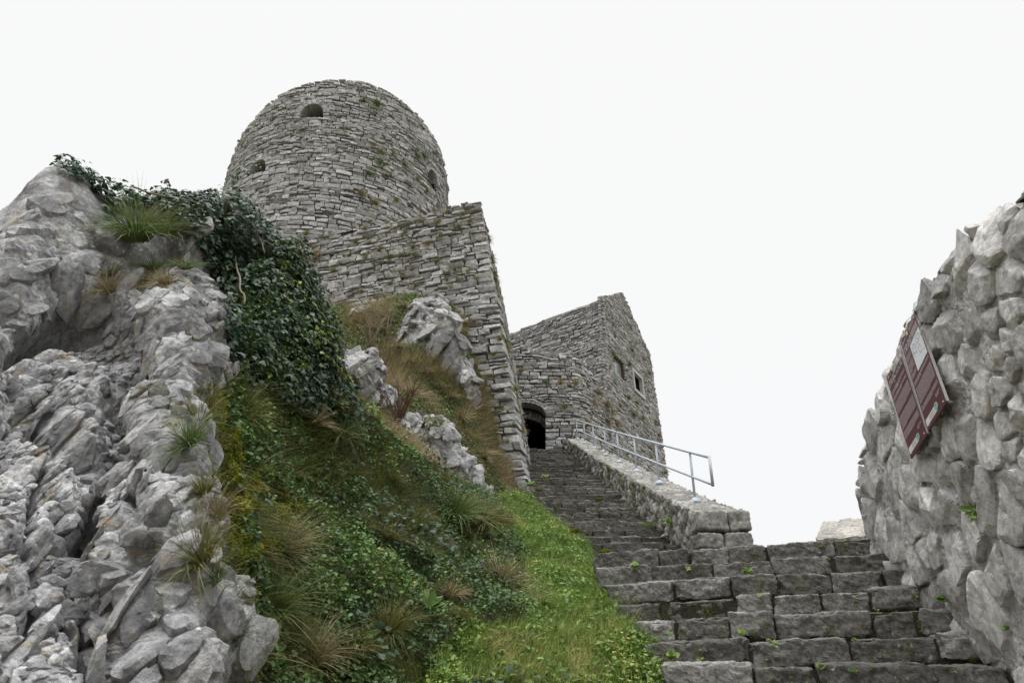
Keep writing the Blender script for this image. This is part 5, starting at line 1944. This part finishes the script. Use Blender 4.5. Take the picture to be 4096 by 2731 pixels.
mb = MB()
n = 52000
rsb = rock_side(pb, yb)
Q, Nq = sample_grid(PB1, N1u, n, ((rsb < 20) & (rsb > -330) & (yb > 1500) & (yb < 2300)).astype(float) * sstep(-.1, .3, fbm(P1 * 1.9, 3, 434)) * near)
cl = np.clip(fbm(Q * 7, 2, 435) + .4, 0, 1)
leaves(mb, LEAF_T, Q + (Nq * .6 + UPV * .4) * (.04 + .13 * cl[:, None] * RNG.random((n, 1)) ** .5), Nq + RNG.normal(0, .7, (n, 3)), RNG.normal(0, 1, (n, 3)) - UPV * .4, .012 + .014 * RNG.random(n), .15 + .45 * RNG.random(n) + .4 * cl)
o = mb.build('moss', [M_MOSS]); tag(o, 'deep yellow green moss mats on the bank beside the crag', 'moss', kind='stuff')

# ------------------------------------------------------------------ dry grass on the slope below the bastion
slope_poly = [(1180, 1230), (1900, 1180), (1990, 1400), (2010, 1700), (2080, 1900), (2110, 1990), (1950, 2010), (1700, 1880), (1500, 1760), (1380, 1600), (1250, 1400)]
xs_ = np.linspace(-6.5, .8, 240); ys_ = np.linspace(9.0, 18.5, 300)
TX, TY = np.meshgrid(xs_, ys_, indexing='ij')
PT_ = np.stack([TX, TY, terrain(TX, TY)], -1)
NT = gnormals(PT_)
if NT[100, 100, 2] < 0: NT = -NT
pt, yt = to_px(PT_)
ws = inpoly(pt, yt, slope_poly).astype(float)
mb = MB()
n = 42000
Q, Nq = sample_grid(PT_, NT, n, ws)
pat = fbm(Q * .9, 3, 441)
fl = np.stack([fbm(Q * .8 + 3 * k, 2, 445 + k) for k in range(3)], -1)
blades(mb, Q, Nq * .5 + UPV * .7 + fl * .5 + RNG.normal(0, .35, (n, 3)), .14 + .26 * RNG.random(n) * np.clip(1 + pat, .4, 2), .008 + .006 * RNG.random(n), np.array([.05, -.2, -.4]) + .4 * fl + RNG.normal(0, .2, (n, 3)), .38 + .4 * RNG.random(n) + .3 * pat)
o = mb.build('dry_grass', [M_DRY]); tag(o, 'tan dry grass covering the slope under the bastion', 'grass', kind='stuff')
mb = MB()
n = 26000
Q, Nq = sample_grid(PT_, NT, n, ws * sstep(-.35, .2, fbm(PT_ * .7 + 3, 3, 451)))
leaves(mb, LEAF_T, Q + UPV * .25 * RNG.random((n, 1)), Nq + RNG.normal(0, .6, (n, 3)), RNG.normal(0, 1, (n, 3)), .04 + .05 * RNG.random(n), .2 + .6 * RNG.random(n))
o = mb.build('slope_weeds', [M_UNDER]); tag(o, 'patches of low green weeds among the dry grass slope', 'weeds', kind='stuff')

# ------------------------------------------------------------------ tussocks and tufts: every one an object of its own
def tuft_mesh(nb, seed, droop=.45, spread=.8, w=.018):
    """a unit-size clump, grown along +Z"""
    rg = np.random.default_rng(seed)
    th = rg.random(nb) * 2 * math.pi
    rr = rg.random(nb) ** .6
    d = np.stack([np.cos(th) * rr * spread, np.sin(th) * rr * spread, np.ones(nb)], -1)
    pos = np.stack([np.cos(th) * rr * .16, np.sin(th) * rr * .16, -.05 * rg.random(nb)], -1)
    m = MB()
    bend = np.stack([np.cos(th) * rr * .5, np.sin(th) * rr * .5, -droop * (.4 + rr)], -1) + rg.normal(0, .12, (nb, 3))
    blades(m, pos, d, .55 + .5 * rg.random(nb), w * (.6 + .8 * rg.random(nb)), bend, .15 + .75 * rg.random(nb), seg=4)
    return m


TUFTS = {}


def tuft(kind, name, label, cat, group, P, size, axis=(0, 0, 1), nb=150, w=.022, droop=.45, spread=.8):
    mat = {'dry': M_DRY, 'olive': M_OLIVE, 'green': M_TUSS}[kind]
    v = int(RNG.integers(3))
    key = (kind, nb, v)
    if key not in TUFTS:
        o = tuft_mesh(nb, hash(key[1:]) % 1000 + len(kind), droop, spread, w).build(name, [mat])
        TUFTS[key] = o
    else:
        o = TUFTS[key].copy()
        COL.objects.link(o)
        o.name = name
        for k in list(o.keys()):
            del o[k]
    o.location = tuple(P)
    q = Vector(axis).to_track_quat('Z', 'Y')
    from mathutils import Quaternion
    o.rotation_mode = 'QUATERNION'
    o.rotation_quaternion = q @ Quaternion((0, 0, 1), float(RNG.random() * 6.28))
    s_ = size * RNG.uniform(.85, 1.15)
    o.scale = (s_, s_, s_ * RNG.uniform(.85, 1.15))
    return tag(o, label, cat, group)


def z1(x, y): return 850 + x / 1.568, 250 + y / 1.568


BT = [(590, 1080), (690, 1100), (880, 1040), (990, 1000), (960, 1045), (740, 1070), (900, 1130), (980, 1130), (1145, 1040), (1210, 1070), (1100, 1005), (1060, 1170), (1295, 975), (1320, 995), (1390, 930), (1475, 940), (1575, 955), (1415, 1005), (1430, 1100), (1350, 1140), (1450, 1190), (1545, 1035), (1630, 1075), (1615, 1000), (1260, 1165), (1255, 1300), (1225, 1250), (1275, 1215), (1410, 1250), (1470, 1310), (1530, 1305), (1605, 1310), (1470, 1365), (1555, 1365), (1660, 1360), (1190, 1330), (1110, 1230), (1045, 1260), (960, 1225), (860, 1215), (800, 1260), (925, 1345), (760, 1310), (630, 1330), (800, 1385), (570, 1215), (1500, 1410), (1440, 1480), (1350, 1480), (1080, 1470), (930, 1440), (1260, 1470), (1115, 1390), (1280, 1405), (1180, 1220)]
for i, (x, y) in enumerate(BT):
    P = hit(*z1(x, y), C0 + .05 * FN, FN)
    tuft('dry' if i % 3 else 'olive', 'grass_tuft', 'small tuft of dry grass rooted in a joint of the bastion wall', 'grass tuft', 'grass tufts on the bastion wall', P, .19 + .10 * RNG.random(), FN * .9 + UPV * .55, 95, .032)
P = hit(*z1(650, 1225), C0 + .05 * FN, FN)
tuft('dry', 'grass_tuft', 'biggest rusty brown grass clump on the left of the bastion wall', 'grass tuft', 'grass tufts on the bastion wall', P, .52, FN * .8 + UPV * .6, 180, .03)
for (x, y) in ((2040, 1885), (2030, 1770), (2000, 1640), (2065, 1560), (2020, 1470), (1975, 1420), (2000, 1360), (2055, 1700)):
    P = hit(x, y, C0 + .27 * FN, FN)
    tuft('dry' if y % 4 else 'olive', 'grass_tuft', 'small tuft of dry grass rooted in a joint of the bastion wall', 'grass tuft', 'grass tufts on the bastion wall', P, .15 + .08 * RNG.random(), FN * .9 + UPV * .5, 95, .032)
for i in range(26):
    s_ = .25 + 1.6 * RNG.random(); t_ = B_T * (.25 + .68 * RNG.random())
    P = S_bs(np.array([s_]), np.array([t_]), np.array([.03]))[0]
    tuft('dry' if i % 4 else 'green', 'grass_tuft', 'grass tuft hanging from the narrow right side of the bastion wall', 'grass tuft', 'grass tufts on the bastion side', P, .22 + .18 * RNG.random(), SN + UPV * .4, 95, .032)
for i, (x, y, k) in enumerate([(945, 235, 1), (1035, 265, 1), (1005, 305, 1), (1005, 515, 0), (1060, 570, 0), (1135, 565, 0), (1285, 590, 1), (560, 425, 1), (840, 420, 0), (980, 700, 1), (1120, 715, 1), (1230, 765, 0), (1285, 735, 0), (1345, 810, 0), (935, 835, 0), (1150, 870, 0), (1050, 645, 1), (1330, 585, 1), (1020, 890, 0), (1200, 640, 1)]):
    s_, t_ = tower_st(*z1(x, y))
    P = S_tower(np.array([s_]), np.array([t_]), np.array([.03]))[0]
    nn_ = np.array([P[0] - TC[0], P[1] - TC[1], 0]); nn_ /= np.linalg.norm(nn_)
    tuft('green' if k else 'dry', 'grass_tuft', ('green weed tuft growing from the round tower wall' if k else 'dry grass tuft growing from the round tower wall'), 'grass tuft', ('green tufts on the tower' if k else 'dry tufts on the tower'), P, .30 + .22 * RNG.random(), nn_ + UPV * .5, 95, .032)
GT = [(2080 + x / 3.4075, 1350 + y / 3.4075, k) for x, y, k in [(350, 620, 1), (545, 630, 0), (755, 640, 0), (605, 960, 0), (5, 470, 0), (1075, 760, 0), (1205, 690, 0), (1005, 880, 0), (1185, 930, 0), (1240, 1030, 0), (1200, 1155, 0), (915, 1180, 0), (1310, 1190, 0)]]
GT += [(2400 + x / 3.825, 1350 + y / 3.825, k) for x, y, k in [(440, 930, 1), (310, 1040, 0), (560, 1000, 1), (510, 1180, 0), (660, 1235, 0), (850, 1290, 0), (480, 200, 1), (745, 540, 1), (190, 235, 1), (30, 640, 1), (450, 420, 1), (900, 1500, 0)]]
for x, y, k in GT:
    if x > 2330:
        P = hit(x, y, BC - .02 * GN3, GN3); ax_ = GN3
    else:
        P = at(x, y, GY - .08); ax_ = np.array([0, -1.0, 0])
    tuft('green' if k else 'dry', 'grass_tuft', ('green weed tuft in the joints of the gate and gable walls' if k else 'dry grass tuft in the joints of the gate and gable walls'), 'grass tuft', ('green tufts on the gate and gable' if k else 'dry tufts on the gate and gable'), P, .30 + .16 * RNG.random(), ax_ + UPV * .6, 95, .032)
for (x, y) in ((2400, 1797), (2440, 1815), (2510, 1815), (2660, 1890), (2600, 2100)):
    Ys = np.linspace(9.9, 25, 500)
    Pq = np.array([at(x, y, a) for a in Ys])
    kk = np.argmin(np.abs(Pq[:, 2] - para_top(Ys)))
    tuft('green', 'grass_tuft', 'small green tuft growing on the sloping parapet top', 'grass tuft', 'green tufts on the parapet', Pq[kk] + [0, 0, -.02], .16, UPV, 95, .032)
# big near tussocks
for kind, x, y, size, nb, w_, ax_, lab in [
    ('green', 550, 985, .52, 420, .012, (.1, -.75, .8), 'big dark green grass tussock under the ivy on the crag ledge'),
    ('olive', 650, 960, .38, 220, .014, (.3, -.6, .8), 'brownish tussock leaning against the big green one on the crag'),
    ('olive', 455, 1135, .22, 160, .02, (-.2, -.7, .7), 'small olive tussock at the left end of the crag ledge'),
    ('olive', 560, 1160, .26, 160, .02, (0, -.8, .6), 'olive tussock spilling over the middle of the crag ledge'),
    ('green', 610, 1105, .22, 160, .02, (0, -.6, .9), 'small upright green tussock on the crag ledge'),
    ('green', 740, 1105, .22, 160, .02, (.1, -.6, .8), 'small green tussock at the right end of the crag ledge'),
    ('olive', 300, 2200, .24, 300, .012, (-.3, -.9, .2), 'dark hanging tussock in the cleft low on the crag'),
    ('olive', 960, 1690, .24, 420, .012, (.1, -.8, .5), 'mossy olive tussock at the top of the bank beside the crag'),
    ('olive', 890, 1830, .18, 220, .014, (-.2, -.8, .5), 'olive tussock on the crag edge below the mossy one'),
    ('olive', 1000, 1960, .20, 300, .014, (-.1, -.8, .5), 'low olive tussock beside white stones on the bank'),
    ('dry', 1120, 2230, .27, 420, .012, (.1, -.8, .6), 'tan grass tussock in the middle of the bank left side'),
    ('olive', 980, 2200, .24, 300, .014, (-.1, -.8, .5), 'olive tussock just left of the tan one'),
    ('green', 1100, 2480, .24, 420, .012, (0, -.7, .7), 'fine dark green tussock low on the bank'),
    ('dry', 1240, 2690, .22, 420, .012, (0, -.6, .8), 'yellowish grass tussock at the bottom edge of the bank'),
    ('olive', 1180, 2640, .18, 300, .014, (0, -.6, .8), 'olive tussock behind the yellowish one at the bottom edge'),
    ('olive', 1560, 2560, .24, 420, .012, (0, -.6, .8), 'dark brown tussock at the bottom middle of the bank'),
    ('green', 1810, 2080, .40, 420, .012, (.2, -.5, .9), 'tall soft green tussock on the crest near the stairs'),
    ('olive', 1920, 2110, .34, 420, .012, (.3, -.5, .8), 'olive tussock right of the tall green crest one'),
    ('dry', 1990, 2370, .32, 420, .010, (.2, -.6, .7), 'dead brown tussock beside the bright stair side cover'),
    ('green', 1350, 1780, .26, 300, .014, (.2, -.5, .8), 'green tussock on the upper crest beside the ivy')]:
    P = surf(x, y)
    tuft(kind, 'grass_tussock', lab, 'tussock', 'grass tussocks on the crag and bank', P + unit(np.array(ax_)) * .07, size * (1.35 if x > 930 else 1.05), ax_, nb, w_)
for x, y, size, lab in [(1680, 1270, .30, 'tan tuft on the left shoulder of the large outcrop'), (1650, 1345, .34, 'tan tuft below the left shoulder of the large outcrop'), (1840, 1340, .26, 'tan tuft at the right edge of the large outcrop'),
                        (1870, 1760, .40, 'long tan tussock hanging at the foot of the bastion corner'), (1930, 1840, .42, 'lowest long tan tussock at the foot of the bastion corner'), (1850, 1690, .36, 'upper tan tussock at the foot of the bastion corner'),
                        (1500, 1330, .36, 'wind swept tan tussock at the top of the slope'), (1620, 1240, .30, 'tan tuft against the base of the bastion wall')] + [(x_, y_, .26, 'tan tuft against the foot of an outcrop on the slope') for x_, y_ in ((1600, 1400), (1640, 1460), (1700, 1500), (1760, 1560), (1800, 1600), (1560, 1560), (1590, 1640), (1640, 1690), (1700, 1690), (1790, 1780), (1850, 1830), (1910, 1900), (1400, 1420), (1385, 1500), (1890, 1470), (1900, 1560), (1560, 1300), (1430, 1300))]:
    P = ground_hit(x, y)
    tuft('dry', 'grass_tussock', lab, 'tussock', 'tan tussocks on the slope', P + [0, -.1, .02], size * 1.2, (.1, -.5, .8), 180, .03)

for i in range(46):
    ii = np.argwhere(rest & (pb > 900) & (yb < 2760))
    a_, b_2 = ii[RNG.integers(len(ii))]
    P = PB1[a_, b_2]
    kd = ('olive', 'green', 'olive', 'dry')[int(RNG.integers(4))]
    tuft(kd, 'grass_tussock', {'olive': 'small olive grass clump among the bank undergrowth', 'green': 'small green grass clump among the bank undergrowth', 'dry': 'small tan grass clump among the bank undergrowth'}[kd], 'tussock', kd + ' grass clumps in the bank undergrowth', P + N1u[a_, b_2] * .05, .13 + .14 * RNG.random(), N1u[a_, b_2] * .6 + UPV * .6, 220, .016)

for i, (x, y, kd) in enumerate([(900, 1520, 'olive'), (800, 1640, 'olive'), (740, 1790, 'green'), (800, 1990, 'olive'), (850, 2090, 'dry'), (790, 2260, 'olive'), (850, 2340, 'green'), (900, 2440, 'olive'), (930, 2560, 'green'), (1000, 2650, 'olive'), (1030, 2720, 'dry'), (860, 1560, 'dry'), (770, 1720, 'olive'), (420, 1180, 'dry'), (500, 1175, 'olive'), (650, 1150, 'dry')]):
    P = surf(x + 25, y)
    tuft(kd, 'grass_tussock', {'olive': 'olive grass clump spilling over the edge of the crag', 'green': 'green grass clump spilling over the edge of the crag', 'dry': 'tan grass clump spilling over the edge of the crag'}[kd], 'tussock', kd + ' grass clumps on the crag edge', P + np.array([0, -.04, .02]), .15 + .13 * RNG.random(), (-.25, -.8, .5), 220, .016)

# bare shrub, tall dry stalks, little plants
def twiggy(name, label, cat, base, n, hgt, spread, rad, mat, seed, fork=2, bendv=(0, 0, 0)):
    rg = np.random.default_rng(seed)
    root = thing(name, label, cat, tuple(base))
    m = MB()
    for i in range(n):
        d = unit(np.array([rg.normal(0, spread), rg.normal(0, spread), 1.0]))
        L = hgt * rg.uniform(.55, 1.1)
        k = np.linspace(0, 1, 9)[:, None]
        pts = base + rg.normal(0, .04, 3) + d * L * k + np.array([rg.normal(0, .12), rg.normal(0, .12), -.1]) * L * k ** 2 + .02 * rg.normal(0, 1, (9, 3)) * k + np.array(bendv) * k ** 2
        tube(m, pts, np.linspace(rad, rad * .35, 9), 5)
        for f in range(fork):
            j = rg.integers(2, 7)
            d2 = unit(d + rg.normal(0, .5, 3))
            p2 = pts[j] + d2 * L * rg.uniform(.2, .45) * np.linspace(0, 1, 5)[:, None]
            tube(m, p2, np.linspace(rad * .5, rad * .2, 5), 4)
    m.build('twig', [mat], root)
    return root


twiggy('bare_shrub', 'leafless reddish twiggy shrub between the outcrops', 'shrub', ground_hit(1590, 1700), 26, 1.25, .42, .012, M_TWIG, 5, 3)
twiggy('dry_stalks', 'tall pale dead stalks standing on the slope beside the ivy', 'dead plant', ground_hit(1480, 1390, 10), 12, 1.5, .16, .010, M_STEM, 6, 2)
twiggy('dry_stalks', 'single tall bent dead stalk in front of the bastion wall', 'dead plant', ground_hit(1540, 1350, 10), 3, 2.2, .10, .012, M_STEM, 9, 2, (.35, 0, 0))


def herb(name, label, P, n, size, mat, T, up=(0, 0, 1), seed=0, rise=.6, tone=.5):
    rg = np.random.default_rng(seed)
    root = thing(name, label, 'plant', tuple(P))
    m = MB()
    th = rg.random(n) * 6.283
    upv = unit(np.array(up, float))
    a = unit(np.cross(upv, [.3, .2, 1.0] if abs(upv[2]) < .9 else [1.0, 0, 0])); b = np.cross(upv, a)
    rad = np.cos(th)[:, None] * a + np.sin(th)[:, None] * b
    d = rad + upv * rise * rg.uniform(.4, 1.3, (n, 1))
    leaves(m, T, P + rad * size * .12 * rg.random((n, 1)), unit(upv - .5 * rad + rg.normal(0, .25, (n, 3))), d, size * rg.uniform(.5, 1.1, n), tone + .3 * rg.normal(0, 1, n) * .6)
    m.build('leaf', [mat], root)['kind'] = 'stuff'
    return root


def wall_point(px, py):
    Q = Pr.reshape(-1, 3)
    a, b = to_px(Q)
    dep = Q[:, 1] * CT + Q[:, 2] * ST
    m = (np.hypot(a - px, b - py) < 14)
    if not m.any(): m = np.hypot(a - px, b - py) < 60
    i = np.where(m)[0]
    return Q[i[np.argmin(dep[i])]]


herb('wall_plant', 'small fern with one orange leaf growing from the rubble wall', wall_point(3890, 2040), 16, .10, M_COVER, LEAF_T, (-1, -.2, .4), 1)
herb('wall_plant', 'broad leaved ivy plant low on the rubble wall near the right edge', wall_point(4015, 2500), 14, .055, M_UNDER, ROUND_T, (-1, -.3, .5), 2, tone=.6)
herb('wall_plant', 'dark spiky weed where the rubble wall meets the steps', wall_point(3780, 2395), 18, .09, M_UNDER, LEAF_T, (-.6, -.3, .8), 3)
herb('wall_plant', 'little dark fern in a hole of the rubble wall', wall_point(3960, 2080), 10, .07, M_UNDER, LEAF_T, (-1, -.3, .3), 4)
for i, (x, y, Y, sz, lab) in enumerate([(2990, 2290, 6.55, .12, 'leafy weed in the joint of the upper near step'), (2540, 2265, 6.95, .10, 'yellow green weed on the top near step at the left'), (2680, 2535, 5.75, .07, 'small clover weed on the left of a lower near step'),
                                    (2965, 2535, 5.38, .07, 'small round leaved weed in the middle of a lower near step'), (3095, 2575, 5.2, .07, 'tiny sprig between two blocks of a lower near step'), (2690, 2625, 5.55, .10, 'clover weed at the left end of the second lowest step'),
                                    (2800, 2640, 5.2, .06, 'lone round leaf by a gap in the lowest visible riser'), (3420, 2560, 4.9, .05, 'mossy bud on a low step near the wall'), (2680, 2090, 11.0, .22, 'bushy green weed at the foot of the parapet end'), (2180, 1910, 15.6, .2, 'green weed on the upper stairs against the bastion'), (2120, 1940, 15.2, .25, 'leafy weed at the bastion corner where the stairs begin')]):
    herb('step_weed', lab, at(x, y, Y), 22 if sz > .08 else 9, sz * .55, M_COVER, ROUND_T if i % 2 else LEAF_T, (0, -.6, .8), 20 + i, rise=.9)
# rosettes on the bank
for i, (x, y, sz, lab) in enumerate([(1720, 2470, .16, 'large pale green leaf rosette on the bank'), (1370, 2210, .12, 'grey green leaf rosette in the middle of the bank'), (1200, 1910, .11, 'upright light green weed near the bank top'), (1460, 2590, .11, 'broad leaved weed near the bottom of the bank'), (1980, 2180, .17, 'grey leaved thistle at the edge of the bright cover')]):
    herb('leaf_rosette', lab, surf(x, y) + np.array([0, -.12, .08]), 18, sz * .8, M_UNDER, LEAF_T, (.1, -.7, .7), 60 + i, rise=.5, tone=.5)
for i, (x, y, Y, sz, lab) in enumerate([(2420, 2208, 9.62, .07, 'round moss cushion on the lowest long flight riser'), (2300, 2122, 11.0, .06, 'moss cushion at the left end of a long flight step'), (2155, 1957, 15.0, .06, 'moss cushion beside the bastion on the long flight'), (2395, 1996, 13.9, .06, 'moss dab on a middle step of the long flight'), (2440, 2208, 9.6, .05, 'smaller moss cushion next to the round one')]):
    m = MB()
    n = 900
    c = at(x, y, Y)
    d = unit(RNG.normal(0, 1, (n, 3)))
    leaves(m, LEAF_T, c + d * np.array([sz * 1.3, sz * .6, sz * .6]) * .9, d + RNG.normal(0, .4, (n, 3)), RNG.normal(0, 1, (n, 3)), .016, .3 + .5 * RNG.random(n))
    o = m.build('moss_cushion', [M_MOSS]); tag(o, lab, 'moss')
# moss and dirt caught on the near steps: tiny leaves along the joints and riser feet
m = MB()
for n_ in range(0, 7):
    Lp, Rp = low_edges[n_ + 4]
    k = 420
    f = RNG.random(k); cl = RNG.random(9)
    f = np.where(RNG.random(k) < .75, cl[RNG.integers(9, size=k)] + RNG.normal(0, .012, k), f)
    P = Lp + (Rp - Lp) * f[:, None] + np.array([0, -.006, 0]) * 1.0 + np.stack([RNG.normal(0, .006, k), -.012 * RNG.random(k), -.185 * RNG.random(k) ** .6 + .004], -1)
    leaves(m, LEAF_T, P, np.array([0, -1, .5]) + RNG.normal(0, .6, (k, 3)), RNG.normal(0, 1, (k, 3)), .007 + .010 * RNG.random(k), .1 + .6 * RNG.random(k))
o = m.build('moss', [M_MOSS]); tag(o, 'moss specks in the joints of the near steps', 'moss', kind='stuff')
m = MB()
for n_ in range(-3, 31):
    Y = (22.1 + n_) * UR; z = up_line(Y)
    k = 70
    x0_, x1_ = up_left(Y), up_right(Y)
    cl = RNG.random(5)
    f = np.where(RNG.random(k) < .8, cl[RNG.integers(5, size=k)] + RNG.normal(0, .02, k), 1 - .08 * RNG.random(k))
    P = np.stack([x0_ + (x1_ - x0_) * f, Y - .01 - .03 * RNG.random(k), z - .19 * RNG.random(k) ** .7], -1)
    leaves(m, LEAF_T, P, np.array([0, -1, .5]) + RNG.normal(0, .6, (k, 3)), RNG.normal(0, 1, (k, 3)), .015 + .02 * RNG.random(k), .1 + .55 * RNG.random(k))
o = m.build('moss', [M_MOSS]); tag(o, 'moss specks along the risers of the long flight', 'moss', kind='stuff')
rgw = np.random.default_rng(77)
for i in range(16):
    n_ = int(rgw.integers(0, 7)); Lp, Rp = low_edges[n_ + 4]
    f = rgw.random()
    o = herb('step_weed', 'tiny green sprig in a joint of the near steps', Lp + (Rp - Lp) * f + np.array([0, -.02, -.17 * rgw.random()]), 7, .03 + .02 * rgw.random(), M_COVER, LEAF_T if i % 2 else ROUND_T, (0, -.6, .8), 120 + i, rise=.9)
    o['group'] = 'tiny sprigs in the near steps'
